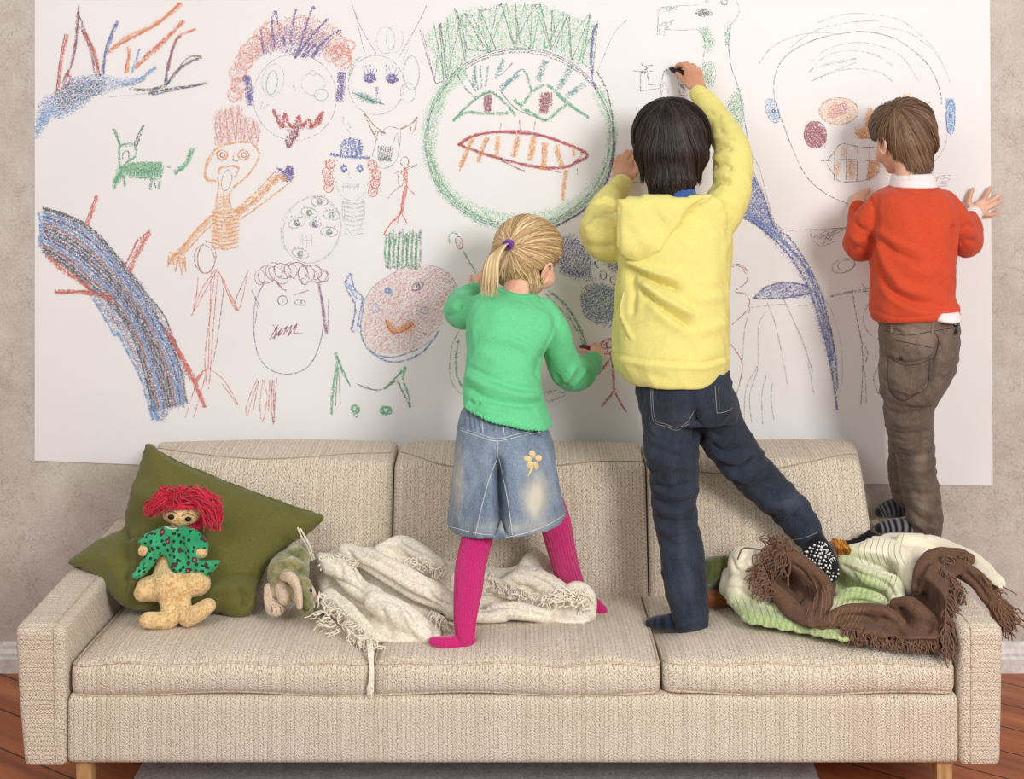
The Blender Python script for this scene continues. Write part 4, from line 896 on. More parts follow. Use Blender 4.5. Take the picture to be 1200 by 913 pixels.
# right hand: fist round the crayon
k = 3.6
b.ptube([(696,424,3.59,7.5),(699,416,3.61,7.5,.8),(698,410,3.63,7,.8)])
for f in ([(702,411,3.645,2.6),(701,405,3.655,2.6),(695,404,3.67,2.4),(692,408,3.672,2.2)], [(703,415,3.64,2.7),(704,408,3.65,2.6),(699,405,3.665,2.5),(695,409,3.675,2.2)],
          [(703,420,3.63,2.7),(706,414,3.64,2.6),(703,410,3.655,2.4),(698,412,3.67,2.2)], [(702,424,3.62,2.5),(706,420,3.635,2.4),(704,416,3.65,2.2),(699,416,3.66,2.0)], [(693,415,3.63,2.9),(687,412,3.64,2.7),(682,410.5,3.655,2.5),(678.5,411.5,3.66,2.2)]): b.ptube(f, sub=4, seg=10)
# left hand, fingers spread on the paper behind the ponytail
b.ptube([(556,341,3.64,6.5),(559,337,3.66,8,.5),(560,333,3.668,7.5,.45)])
for f in ([(553,338,3.668,2.4),(551.5,330,3.672,2.4),(551.8,323,3.676,2.1)], [(558,334,3.668,2.4),(559,326,3.672,2.3),(560.5,321,3.676,2.0)], [(561,334,3.668,2.4),(563,325,3.672,2.4),(565,318,3.676,2.0)], [(565,336,3.668,2.4),(568,328,3.672,2.3),(570,322,3.676,2.0)], [(565,341,3.66,2.8),(571,338,3.668,2.5),(575,333,3.674,2.2)]): b.ptube(f, sub=4, seg=10)
organic('body', b, SK_G, girl, voxel=.0024, smooth=3)
# top
b = MB()
b.loft([(341,582,628,3.375,.042,2.3,-.16),(348,564,640,3.36,.070,2.3,-.15),(360,552,648,3.345,.088,2.4,-.12),(385,547,652,3.33,.098,2.4,-.1),(412,547,637,3.31,.10,2.3,-.1),(440,545,634,3.28,.10,2.3,-.12),(462,543,638,3.26,.103,2.3,-.2),(478,543,645,3.25,.118,2.3,-.24),(486,544,647,3.245,.122,2.3,-.26)])
b.ptube(G_R, sub=5); b.ptube(G_L, sub=5)
GF = [([545,440, 570,452, 600,462, 625,464, 636,462],5,5),([544,452,575,468,610,474,636,472],-5,4),([545,428,570,440,600,452,630,457],-3.5,4),([560,395,590,396,618,405,632,420],4,8),([600,392,622,402,634,418],-3.5,4),
      ([636,416,633,432,632,445],-7,4,'c'),([653,371,646,392,638,412],-2.2,2.0,'c'),([656,372,650,393,642,412],1.2,3),([578,345,584,370,583,390],3,10),([548,470,556,473,562,470],-6,3),([556,480,580,484,600,489],3,4),
      ([660,448,668,440,676,428],4,4),([668,455,680,444,687,430],3,3),([672,456,684,446,692,434],-3,3),([650,440,658,448,665,452],-3,3),([690,420,696,430,698,440],2.5,2.5),([684,424,688,434,688,444],-2,2.5),
      ([524,372,534,366,540,356],-3.5,3),([536,360,541,352,548,346],-3,2.5),([528,362,536,352,546,344],2.5,3),([545,380,550,400,548,420],-3,4),([560,410,580,425,610,438],2,8),([640,480,638,470,634,460],-3,4)]
gtop = organic('top', b, SHG, girl, voxel=.0036, smooth=6, folds=GF, noise=[(2.0, 9, 3), (1.4, 17, 5, 'r')])
T = bvh(gtop); m = MB()
thread(T, [581,339,595,345,612,348,628,347], m, .0028, .001); m.build('collar', SHG, gtop)
m = MB(); r = random.Random(3)
hem = []
for i in range(43):
    x = 545+i*2.06
    for y in np.arange(505, 465, -.7):                                      # lowest row where the jersey is still hit
        h = T.ray_cast(CAMP, (W(x, y, 3)-CAMP).normalized())
        if h[0] is not None:
            if hem and abs(h[0].z-hem[-1].z) > .02: break
            hem.append(h[0]+Vector((0, -.002, .004+(.0022 if i % 2 else -.0022)))); break
m.tube([Vector(p) for p in crm([list(p) for p in hem], 3)], .0034, 8); m.build('ruffled_hem', SHG, gtop)
m = MB(); cf = [W(697+9.5*math.cos(a)*.75-3, 427+12*math.sin(a), 3.585+.018*math.cos(a)) for a in np.linspace(0, 6.28, 25)[:-1]]
cf = [p+Vector((0,0,.002*(1 if i % 2 else -1))) for i, p in enumerate(cf)]; 
# skirt
SKD = denim('skirt_denim', (92,112,140), (152,168,186), (205,200,182), [(628,582,3.08,13,22,1.15),(536,565,3.1,7,30,.7),(600,612,3.08,50,7,.35)])
b = MB()
b.loft([(480,550,630,3.235,.078,2.3,-.24),(488,544,636,3.23,.094,2.3,-.2),(497,539,643,3.225,.110,2.3,-.15),(520,534,650,3.215,.122,2.3,-.08),(560,530,654,3.20,.14,2.4,0),(595,526,661,3.19,.152,2.4,.06),(606,525,663,3.19,.155,2.4,.08)])
SF = [([583,537,585,580,587,640],-20,6,'g'),([583,537,585,590,588,640],-14,3.2,'c'),([577,545,566,590,556,630],1.6,4),([590,545,597,590,603,636],2.0,4),([560,505,585,512,583,530],-2,3),([536,500,560,508,583,514,610,508,640,502],-2.4,1.6,'c'),([585,512,583,540],-2,2,'c'),
      ([640,520,650,560,658,600],3,6),([545,530,540,580,534,620],3,7),([612,540,618,580,622,620],2,9)]
for i in range(17):
    x = 543+i*6.1+random.uniform(-.8,.8); y = 484+i*.7; SF.append(([x, y-8, x+random.uniform(-1,1), y+8, x+random.uniform(-2,2), y+19+random.uniform(-4,6)], -3.4, 2.2)); SF.append(([x+3, y-6, x+3, y+14], 1.5, 2.2))
skirt = organic('skirt', b, SKD, girl, voxel=.0034, smooth=3, folds=SF, noise=[(1.5, 12, 8), (1.2, 22, 9, 'r')])
T = bvh(skirt); STL = plain('pale_thread', (206,208,206), .8); m = MB()
for p in ([536,500,560,508,583,514,610,508,640,502],[536,503,560,511,583,517,610,511,641,505],[583,517,583,536],[583,536,572,566,563,600,556,632],[585,538,592,570,597,600,601,632],[526,617,545,622,565,626,577,627],[593,630,615,625,640,616,661,604],[565,494,566,508],[590,496,591,510]): thread(T, p, m, .0009, .0004)
m.build('stitching', STL, skirt)
m = MB(); c0 = (624, 540); PET = plain('patch_cream', (222,200,150), .8)
for i, a in enumerate((20, 95, 165, 235, 300)):
    a = math.radians(a); px, py = c0[0]+6.2*math.cos(a), c0[1]-7*math.sin(a); h = hit(T, px, py, .001, 3.08)
    m.ell(h, (.0085, .0035, .0105), 12, 8, rot=Matrix.Rotation(a-math.pi/2, 3, 'Y').inverted())
m.tube([hit(T, 624, 545, .001, 3.08), hit(T, 622, 552, .001, 3.08), hit(T, 619, 558, .001, 3.08)], [.004,.003,.0015], 8)
m.build('flower_patch', PET, skirt)
# tights
TI = fabric('pink_tights', (196,34,112), .07, 380, .0003, .75, .5)
b = MB(); rk = dict(sub=6, seg=168, rib=(28, .0011))
def rtube(pts, ribs=28):
    K = crm([list(p)+[1.0]*(5-len(p)) for p in pts], 7); P = [W(q[0], q[1], q[2]) for q in K]; R = [(q[3]*q[2]/FL, q[3]*q[2]/FL*q[4]) for q in K]
    b.tube(P, R, ribs*6, rib=(ribs, .0009))
rtube([(564,560,3.15,22),(562,600,3.125,19),(559.5,628,3.10,18),(551.5,663,3.07,17.5),(548.5,691,3.04,16.5),(545.5,719,3.015,13.8),(545,738,3.0,12),(546,750,2.995,10.5,1.2)])
rtube([(628,560,3.18,19),(648,605,3.2,18.5),(657,640,3.22,16.5),(664,668,3.245,15.5),(673,690,3.265,13),(677,698,3.27,11)])
b.ptube([(549,752,3.0,9.5),(540,752.5,2.995,9.3,1.1),(528,753.5,2.99,8.2,1.2),(515,753,2.985,7,1.3),(507,751.5,2.98,5)], seg=32)
b.ptube([(674,696,3.27,11),(686,705,3.262,11),(697,712,3.25,10.5),(704,716,3.24,8)], seg=32)
tg = b.build('tights', TI, girl)
# hair
b = MB()
def HE(x, y, z, a, c, d): b.ell(GH(x,y,z), (a*.985, c*.985, d*.975), rot=GM)
HE(0,-.012,.026,.079,.094,.082); HE(0,-.045,-.015,.066,.058,.062); HE(0,-.04,-.05,.05,.045,.035); HE(.0,.02,.03,.076,.075,.070)
hsh = organic('hair', b, vcol('hair_base', .6, .2), girl, voxel=.004, smooth=6, paint=lambda c, n: np.tile(L3((150,118,86)), (len(c), 1)))
T = bvh(hsh); C = GH(0,-.01,.01); tie = W(591, 285, 3.32); td = (tie-C).normalized(); r = random.Random(5); ends = []
front = GM @ Vector((0,1,0)); upv = GM @ Vector((0,0,1))
while len(ends) < 2600:
    d = rnd_dir(r); f = d.dot(front); u = d.dot(upv)
    if f > .80 or (f > .35 and u < .1) or u < -.72 or (u < -.35 and f > -.2): continue
    ends.append((d, (td+rnd_dir(r)*.05), 0))
BLN = [(198,166,120),(172,136,94),(222,196,152),(236,216,176),(150,114,76),(188,152,106)]
mb = strands(T, C, ends, 10, .0013, BLN, .0006, .004, 9, 0, .05)
tie_p = T.find_nearest(tie)[0]; tie_p = tie_p+(tie_p-C).normalized()*.008
for i in range(620):
    a = r.uniform(0, 6.28); q = math.sqrt(r.random())*1.35; ln = r.uniform(.72, 1.0); e = q*math.cos(a); g = q*math.sin(a)
    K = [tie_p+Vector((e*.004, g*.004, 0)), tie_p+Vector((-.016+e*.008, -.022+g*.006, -.004+e*.004)), W(577+e*6, 306+g*3, 3.27+g*.012), W(574+e*8, 328, 3.27+g*.02), W(574+e*7, 350+r.uniform(-10,8), 3.265+g*.02)]
    K = [Vector(x) for x in crm([list(x) for x in K], 4)]; K = K[:int(len(K)*ln)]
    ribbon(mb, K, tie_p+Vector((.03,.2,.02)), .0013, mixc(BLN[2:4]+BLN[:1]+[(230,208,164)], r))
for i in range(110):                                                       # short wisps at the nape
    x = r.uniform(592, 632); K = [hit(T, x-r.uniform(0,4), 316+r.uniform(-6,6), .003, 3.36), W(x+1, 328+r.uniform(0,4), 3.365), W(x+r.uniform(-3,2), 338+r.uniform(-5,7), 3.36)]
    ribbon(mb, [Vector(q) for q in crm([list(q) for q in K], 3)], C, .0010, mixc(BLN, r))
mb.build('hair_strands', HAIR, hsh)
m = MB(); PT = fabric('purple_elastic', (120,52,160), .15, 300, .001, .7, .4)
ax = (W(575,306,3.27)-tie_p).normalized(); o1 = ax.orthogonal().normalized(); o2 = ax.cross(o1)
for j in range(3):
    m.tube([tie_p+ax*(-.001+.004*j)+(o1*math.cos(a)+o2*math.sin(a))*(.0095+.001*math.sin(a*5)) for a in np.linspace(0, 2*math.pi, 21)[:-1]], .0042, 8, closed=True)
m.build('hair_tie', PT, girl)

# ======================= boy in the yellow hoodie
boy = empty('person', (.37, -.59, .34), 'dark-haired boy in yellow hoodie and dark jeans reaching up with a black crayon', 'person', 'children drawing on the paper')
HY = fabric('yellow_fleece', (226,216,130), .015, 240, .0004, .9, .12)
Y_R = [(826,275,3.37,26),(843,252,3.37,26),(856,226,3.38,24.5),(859,200,3.41,23.5),(857,174,3.45,21.5),(846,149,3.51,17.5),(833,127,3.56,13.5),(820,110,3.595,11.5)]
Y_L = [(752,262,3.37,26),(728,276,3.38,27),(709,278,3.41,27),(702,264,3.47,22.5),(708,246,3.52,19),(719,228,3.575,14.5),(728,215,3.605,12)]
yc = W(786, 172, 3.45)
b = MB(); YH, YM = head(b, yc, -4, -14, 2, 1.12, boy)
b.ptube([(790,195,3.43,20),(793,220,3.40,19),(795,245,3.38,30)])
b.loft([(240,755,830,3.39,.055),(270,750,832,3.37,.07),(350,750,826,3.34,.08),(430,757,835,3.31,.08),(462,768,842,3.30,.07)])
arms_body(b, [Y_R, Y_L], .68)
YL1 = [(783,468,3.28,33),(786,500,3.27,33.5),(787,525,3.26,32),(790,560,3.25,28.5),(790,600,3.22,26),(798,640,3.18,25),(801,675,3.15,25.5),(806,705,3.13,24),(809,722,3.12,22.5),(810,731,3.115,20)]
YL2 = [(832,468,3.30,31),(842,500,3.31,29),(862,530,3.32,28),(888,560,3.33,25),(914,586,3.33,23),(934,607,3.32,21.5),(944,621,3.31,19.5)]
arms_body(b, [YL1, YL2], .64)
b.ptube([(800,728,3.12,10),(785,730,3.13,9),(774,730,3.135,5)]); b.ptube([(947,622,3.31,11),(958,645,3.28,12,.7),(970,668,3.25,11,.6),(973,676,3.24,8,.6)])
# raised right hand
b.ptube([(821,109,3.60,8.8),(817,100,3.61,9.5,.75),(813,91,3.625,11.5,.6),(811,83,3.635,10.5,.55)])
for f in ([(806,82,3.635,3.1),(801,76.5,3.638,3.1),(795,76,3.655,2.8),(792,79.5,3.668,2.4)], [(810,79,3.635,3.1),(805,74.8,3.645,3.0),(799,76.5,3.665,2.7),(797,80.5,3.676,2.4)], [(815,80,3.64,3.0),(812,76.5,3.655,2.9),(806,78.5,3.674,2.6),(803,82,3.68,2.3)],
          [(820,88,3.64,2.8),(819,83,3.66,2.7),(813,82,3.678,2.4),(809,85,3.682,2.1)], [(809,102,3.61,3.6),(803,96.5,3.63,3.4),(797.5,89.5,3.65,3.1),(793,85.5,3.664,2.6)]): b.ptube(f, sub=4, seg=12)
# left hand resting on the paper
b.ptube([(728,216,3.61,9.5),(729,207,3.635,11,.6),(729.5,198,3.655,12.5,.45),(732,191,3.664,11.5,.4)])
for f in ([(721,194,3.668,3.0),(722.5,188,3.672,2.9),(726,183,3.678,2.4)], [(726,190,3.668,3.1),(730.5,183,3.672,3.0),(735,177.5,3.678,2.5)], [(732,188,3.668,3.1),(736.5,182,3.672,3.0),(741,177,3.678,2.5)], [(739,190,3.668,3.1),(743.5,184,3.672,3.0),(746,178,3.678,2.5)], [(738,209,3.64,4.2),(744,203,3.65,3.8),(747.5,196,3.662,3.3),(748,190,3.67,2.7)]): b.ptube(f, sub=4, seg=12)
organic('body', b, SK_Y, boy, voxel=.0026, smooth=3)
# hoodie
b = MB()
b.loft([(229,770,824,3.41,.05),(236,745,842,3.39,.082),(250,730,854,3.375,.10),(280,726,858,3.36,.115),(312,725,856,3.35,.12),(350,722,854,3.335,.128),(390,718,854,3.32,.138),(418,718,854,3.31,.142),(430,721,853,3.307,.143,2.1),(440,728,849,3.305,.142,2.0),(444,733,846,3.305,.138,2.0)])
b.ptube(Y_R, sub=5); b.ptube(Y_L, sub=5)
YF = [([733,312,752,322,775,333,799,340],-9,3.2,'c'),([733,306,760,318,800,330],6,6),([746,336,765,352,785,368,808,383],-9,3,'c'),([750,330,780,352,815,372],6,6),([760,350,780,372,800,386],4,8),([738,318,742,345,740,370],-4,4),
      ([718,414,745,420,785,424,828,425,856,416],-3,1.8,'c'),([718,419,750,426,790,430,830,430,855,421],2,4),([731,345,728,365,734,385,742,398],3.5,2.2),([728,345,725,368,732,390],-3,2.0,'c'),([722,350,719,390,720,412],-4,4),
      ([830,260,838,300,836,340],3,10),([800,345,830,350,852,345],3,7),([815,390,835,385,852,376],2.5,6),([735,430,760,440,790,446],-2,6),
      ([838,176,848,172,858,176],-4,3),([836,188,848,182,862,186],4,4),([834,196,846,192,858,198],-5,3),([833,206,848,204,862,212],4,5),([830,222,842,212,858,214],-4.5,3.5),([842,150,850,158,862,162],-3,3),([835,160,848,165,860,168],2.5,4),([845,140,852,146,862,146],2,3.5),
      ([690,262,700,250,716,248],-5,3),([686,272,700,262,722,262],5,5),([696,240,708,236,720,242],-4,2.6),([704,231,716,234,724,240],4,3),([685,285,700,290,722,288],-3,5),([700,228,712,222,722,226],-2.5,2.5),([722,262,724,285,727,304],-8,3,'c'),
      ([812,113,820,108,830,107],-2,1.8),([830,130,838,136,846,136],-2.5,3)]
hd = organic('hoodie', b, HY, boy, voxel=.004, smooth=6, folds=[(q[0], q[1]*(1.5 if i < 6 else 1.0), *q[2:]) for i, q in enumerate(YF)], noise=[(2.6, 6, 13), (2.0, 13, 15, 'r'), (.7, 30, 16)])
b = MB()
def hdf(x, y): return 3.285-.012*math.exp(-((y-290)/18)**2)+.00035*max(0, 250-y)*1.4
slab_px(b, [722,233, 745,229,770,226,798,229,815,226,838,226, 828,238,812,250,797,268,784,286,772,302,748,311,732,305,723,294,720,262], hdf, .030, 16, .05)
slab_px(b, [806,240,834,228,850,240,852,270,840,296,815,312,780,319,748,317,735,307,760,305,776,296,790,276], lambda x, y: 3.30, .020, 22, .06)
HF = [([722,300,745,312,772,303],-2,3),([772,302,790,274,812,246,832,228],-6,2.4,'c'),([768,298,784,274,800,254],4,4),([740,240,748,270,765,292],3,8),([725,232,724,262,726,296],-1.5,3),([760,240,775,262,778,280],-2,6),([748,313,770,314,800,306,830,292],3,4)]
HT = bvh(hd); m = MB()
for p in ([731,343,727,362,728,380,735,398],[727,347,723,366,724,384],[724,318,721,350,718,390,719,412]): thread(HT, p, m, .0017, .0004)
m.build('pocket_seam', HY, hd)
hood = organic('hood', b, HY, hd, voxel=.0036, smooth=6, folds=HF, noise=[(1.6, 12, 23), (1.0, 20, 24, 'r')])
# blue t-shirt collar
b = MB(); b.loft([(212,778,812,3.40,.052),(228,777,816,3.385,.066),(236,772,822,3.38,.07)]); organic('tshirt_collar', b, fabric('blue_cotton', (62,96,160), .1, 260), boy, voxel=.004, smooth=2)
# jeans
JD = denim('dark_denim', (34,39,50), (60,67,82), (96,106,124), [(805,650,3.05,6,30,.18),(770,520,3.1,12,25,.15),(935,600,3.2,18,8,.25),(800,500,3.15,20,16,.2),(812,700,3.02,8,22,.2)])  # wear patches, plus a highlight stripe painted down the left leg
b = MB(); b.loft([(432,744,853,3.30,.115),(455,745,858,3.295,.12),(475,748,862,3.29,.115),(490,752,863,3.29,.10)])
b.ptube(YL1, sub=5, seg=28); b.ptube(YL2, sub=5, seg=28); 
JF = [([815,478,818,500,820,520],-16,4,'c'),([757,520,780,530,806,540],-3,4),([756,532,785,545,815,548],3,5),([762,566,785,572,812,566],-5,3),([764,574,790,582,815,576],5,4),([764,584,785,590,815,584],-5,3),([765,594,790,602,817,594],4.5,4),([766,604,790,612,818,606],-5,3),([770,618,790,624,822,618],4,4),([772,628,795,640,822,632],-3.5,4),
      ([780,650,786,680,795,715],3,4),([812,650,818,680,822,715],3,5),([795,665,802,690,806,728],-3,5),([832,520,848,530,866,524],-5,3),([836,530,855,540,876,530],5,4),([842,540,862,550,884,536],-6,3),([850,552,870,560,895,545],5,4),([856,560,876,572,904,560],-4,3),([830,505,848,512,868,500],-3.5,3),([880,575,900,590,925,600],3,5),([900,600,915,612,940,598],-4,3),([915,612,930,600,950,612],3.5,3),([908,590,930,585,945,590],-3,3),
      ([765,480,762,500,775,512,790,502,810,496],1.6,2),([744,448,748,500],-2,3),([752,545,760,552,772,553],-4,3)]
jn = organic('jeans', b, JD, boy, voxel=.004, smooth=4, folds=JF, noise=[(2.2, 12, 33), (2.2, 20, 37, 'r')])
T = bvh(jn); m = MB(); TS = plain('jeans_thread', (140,140,134), .8)
for p in ([765,452,765,470,768,492,780,497,794,501,806,494,815,478],[763,452,763,472,766,494,780,500,794,504,808,496],[838,452,840,482,842,484,852,482,858,478],[842,454,843,480],[905,629,920,633,940,631,958,624]): thread(T, p, m, .0008, .0004)
m.build('stitching', TS, jn)
SB = vcol('sock_knit', .9, .1, .3)
b = MB()
def sockc(n, a, c, per=2): return [lin(a) if (i//per) % 2 else lin(c) for i in range(n)]
K = crm([(806,728,3.12,10,1),(796,729,3.125,11,1),(780,730,3.13,9.5,1.2),(768,730,3.14,8,1.3),(762,730,3.145,5.5,1.3)], 6)
b.tube([W(*q[:3]) for q in K], [(q[3]*q[2]/FL, q[3]*q[2]/FL*q[4]) for q in K], 24, col=sockc(len(K), (34,40,62), (20,22,32)))
b.build('sock', SB, boy)
b = MB(); BKS = fabric('black_knit', (26,26,30), .2, 300, .0006, .9, .3)
K = [(944,618,3.31,15),(950,630,3.30,15),(957,644,3.28,16.5,.75),(965,659,3.26,16.5,.65),(971,670,3.245,14.5,.6),(974,677,3.235,10,.6)]
b.ptube(K, sub=5, seg=32); sk2 = b.build('sock', BKS, boy); T = bvh(sk2); m = MB(); WD = plain('white_grip_dots', (238,238,236), .5)
r = random.Random(2)
ax = np.array([.5, .866]); pr = np.array([.866, -.5])                    # along and across the sole
for i in range(9):
    for j in range(8):
        s_ = 6+i*5.6+(j % 2)*2.4; q_ = -14+j*3.4
        p = np.array([952., 634.])+ax*s_*.95+pr*q_
        p += np.array([r.uniform(-.9,.9), r.uniform(-.9,.9)])
        if q_ > 4.5 and 12 < s_ < 46: continue
        h = hit(T, p[0], p[1], .0006)
        if h is None: continue
        m.ell(h, r.uniform(.0016, .0036), 8, 6)
m.build('grip_dots', WD, sk2)
# lettering along the outer edge of the sole
GL_ = {'T': [(0,0,1,0),(.5,0,.5,1)], 'A': [(0,1,.5,0),(.5,0,1,1),(.2,.65,.8,.65)], 'K': [(0,0,0,1),(1,0,0,.55),(.25,.45,1,1)], 'E': [(0,0,0,1),(0,0,1,0),(0,.5,.8,.5),(0,1,1,1)], 'S': [(1,0,0,.1),(0,.1,0,.45),(0,.45,1,.55),(1,.55,1,.9),(1,.9,0,1)]}
m = MB()
for i, ch in enumerate('TAKE'):
    for (x0, y0_, x1, y1_) in GL_[ch]:
        P = []
        for t in (0, .5, 1):
            u, v = x0+(x1-x0)*t, y0_+(y1_-y0_)*t
            p = np.array([957., 642.])+ax*(i*6.6+u*4.4)+pr*(11.5-v*5.5)
            h = hit(T, p[0], p[1], .0006)
            if h: P.append(h)
        if len(P) == 3: m.tube(P, .0011, 6)
m.build('sock_lettering', WD, sk2)
# hair
b = MB()
def HE(x, y, z, a, c, d): b.ell(YH(x,y,z), (a*1.11, c*1.1, d*1.06), rot=YM)
HE(0,-.012,.024,.087,.102,.086); HE(0,-.04,-.02,.082,.070,.062); HE(0,-.035,-.055,.068,.055,.042); HE(0,.02,.03,.084,.08,.076); HE(0,-.060,-.085,.056,.034,.036)
hsh = organic('hair', b, vcol('hair_base_dark', .55, .25), boy, voxel=.0045, smooth=6, paint=lambda c, n: np.tile(L3((38,28,26)), (len(c), 1)))
def crownhair(name, T, C, M, crown, N, cols, seed, hem, wid=.0015, extra=.012, frontcut=.55, parent=None, lift=.006):
    r = random.Random(seed); ends = []; cr = crown.normalized(); a = cr.orthogonal().normalized(); c = cr.cross(a)
    dn = (M @ Vector((0,0,-1)))
    for i in range(N):
        az = r.uniform(0, 6.2832); side = (a*math.cos(az)+c*math.sin(az))
        # end direction: hem height depends on how far round to the face it is
        h = side-dn*side.dot(dn); h = h.normalized() if h.length > .05 else side; f = h.dot(M @ Vector((0,1,0)))
        lowest = hem(f)*r.uniform(.86, 1.0)
        end = (h+dn*lowest).normalized(); t0 = r.uniform(0, .75)*r.random()
        ang = cr.angle(end)
        if ang < .1: continue
        rot = cr.cross(end)
        if rot.length < .02: continue
        rot.normalize(); st = Matrix.Rotation(ang*t0, 3, rot) @ cr; st = (st+rnd_dir(r)*.04).normalized()
        sw = (st+side.cross(cr)*.0).normalized()
        ends.append((sw, end, extra*r.uniform(.2, 1.2) if f < .3 else 0))
    return strands(T, C, ends, 11, wid, cols, .0006, lift, seed, .006, .07)
T = bvh(hsh); C = YH(0,-.01,.0)
mb = crownhair('h', T, C, YM, (W(782,128,3.40)-C), 4200, [(34,24,22),(22,16,16),(52,38,34),(66,52,48),(30,22,22)], 41, lambda f: (1.75 if f < -.55 else 1.0 if f < .1 else .3-.5*(f-.1)), .0017, .014, lift=.007)
mb.build('hair_strands', HAIR, hsh)

# ======================= boy in the orange sweater
bo = empty('person', (1.03, -.16, .43), 'small brown-haired boy in orange sweater and grey-brown trousers standing on the right armrest', 'person', 'children drawing on the paper')
OR_ = fabric('orange_wool', (204,76,46), .04, 420, .0004, .92, .12, .1); WHS = fabric('white_shirt_cotton', (240,226,226), .03, 300, .0002)
O_R = [(1104,243,3.45,21),(1118,262,3.46,21),(1129,282,3.50,19.5),(1134,281,3.55,18),(1138,268,3.60,14),(1138,256,3.64,10.5)]
O_L = [(1036,243,3.45,20),(1018,264,3.465,21),(1009,286,3.50,20.5),(1007,280,3.56,17),(1005,262,3.62,13),(1005,244,3.65,10)]
oc = W(1058, 161, 3.50)
b = MB(); OH, OM = head(b, oc, 20, -8, -2, .87, bo)
b.ptube([(1060,180,3.48,17),(1066,202,3.46,16),(1068,225,3.45,24)])
b.loft([(226,1035,1105,3.45,.06),(250,1036,1106,3.445,.065),(300,1038,1104,3.43,.07),(370,1042,1104,3.41,.07),(420,1048,1100,3.41,.06)])
OL1 = [(1064,415,3.40,31),(1063,445,3.40,31.5),(1064,475,3.41,29),(1067,505,3.44,26),(1073,535,3.47,22.5),(1077,565,3.50,21),(1081,590,3.52,21.5),(1084,610,3.535,20.5),(1085,622,3.54,17)]
OL2 = [(1084,420,3.44,28),(1074,460,3.48,26),(1064,500,3.52,22),(1060,535,3.55,18),(1059,562,3.575,17),(1062,584,3.60,14.5)]
arms_body(b, [O_R, O_L], .7); arms_body(b, [OL1, OL2], .64)
b.ptube([(1078,622,3.54,8),(1058,618,3.54,6),(1046,618,3.54,5)]); b.ptube([(1061,594,3.60,7),(1052,596,3.60,5.5),(1045,597,3.60,4)])
b.ptube([(1139,257,3.65,7.5),(1144,249,3.66,8.5,.7),(1149,244.5,3.67,9.5,.45),(1150,243,3.672,9,.4)])
for f in ([(1139,243,3.67,3.6),(1135.5,238,3.673,3.2),(1137,229,3.676,2.8),(1140,221.5,3.68,2.4)], [(1146,239,3.672,3.4),(1152,235,3.674,3.0),(1157,227,3.677,2.7),(1160.5,220,3.68,2.3)], [(1151,240,3.672,3.3),(1158,237,3.674,2.9),(1166,232,3.677,2.6),(1172,228.5,3.68,2.2)], [(1152,245,3.672,3.2),(1160,243,3.674,2.8),(1167,239,3.677,2.5),(1173.5,235.5,3.68,2.1)], [(1150,250,3.67,3.1),(1158,252,3.674,2.6),(1165.5,251,3.677,2.4),(1170.5,247,3.68,2.1)]): b.ptube(f, sub=4, seg=12)
b.ptube([(1004,246,3.655,7.5),(1005,237,3.665,8.5,.6),(1007,231,3.67,8,.5)])
for f in ([(1003,232,3.67,2.9),(1006,227,3.674,2.8),(1011,224.5,3.679,2.3)], [(1007,231,3.67,2.9),(1012,226,3.674,2.8),(1014,223,3.679,2.2)], [(1010,232,3.67,2.9),(1015,226,3.674,2.7),(1018,221,3.679,2.3)], [(1012,236,3.67,2.8),(1018,231,3.674,2.6),(1022,226,3.679,2.2)], [(1010,243,3.665,3.2),(1017,241,3.67,2.8),(1022,237,3.676,2.4)]): b.ptube(f, sub=4, seg=12)
organic('body', b, SK_O, bo, voxel=.0025, smooth=3)
b = MB()
b.loft([(217,1046,1096,3.465,.052),(224,1030,1108,3.455,.078),(236,1022,1117,3.45,.093),(260,1021,1121,3.44,.104),(300,1021,1118,3.43,.106),(335,1021,1116,3.42,.106),(352,1020,1119,3.415,.11),(362,1020,1122,3.41,.112,2.3,.12),(369,1024,1122,3.41,.106,2.3,.14)])
b.ptube(O_R, sub=5); b.ptube(O_L, sub=5)
OF = [([1023,278,1032,318,1046,342,1068,352,1100,356],-6,4),([1026,274,1038,310,1058,336,1085,346],5,6),([1023,272,1040,290,1062,302,1080,308],-4.5,3.5),([1028,268,1050,284,1080,296],3.5,5),([1017,226,1024,246,1023,272],-3.5,2.2,'c'),([1021,276,1018,300,1020,312],-9,3,'c'),([1117,300,1120,280,1118,262],-8,3,'c'),
      ([1060,350,1085,360,1115,358],-3.5,4),([1035,340,1055,358,1080,366],3,5),([1020,360,1050,372,1090,370,1120,362],-2,2,'c'),([1000,258,1008,268,1016,270],-3,3),([998,275,1008,282,1018,280],3,4),([996,296,1006,290,1016,296],-3,3),([1124,288,1134,282,1144,284],-3,3),([1126,270,1134,264,1142,268],-3,3),([1048,222,1070,226,1094,222],-2,2),([1100,330,1110,342,1118,350],-3,4),([1060,315,1080,318,1104,312],2,8)]
sw = organic('sweater', b, OR_, bo, voxel=.0038, smooth=6, folds=OF, noise=[(2.0, 8, 43), (1.6, 15, 47, 'r')])
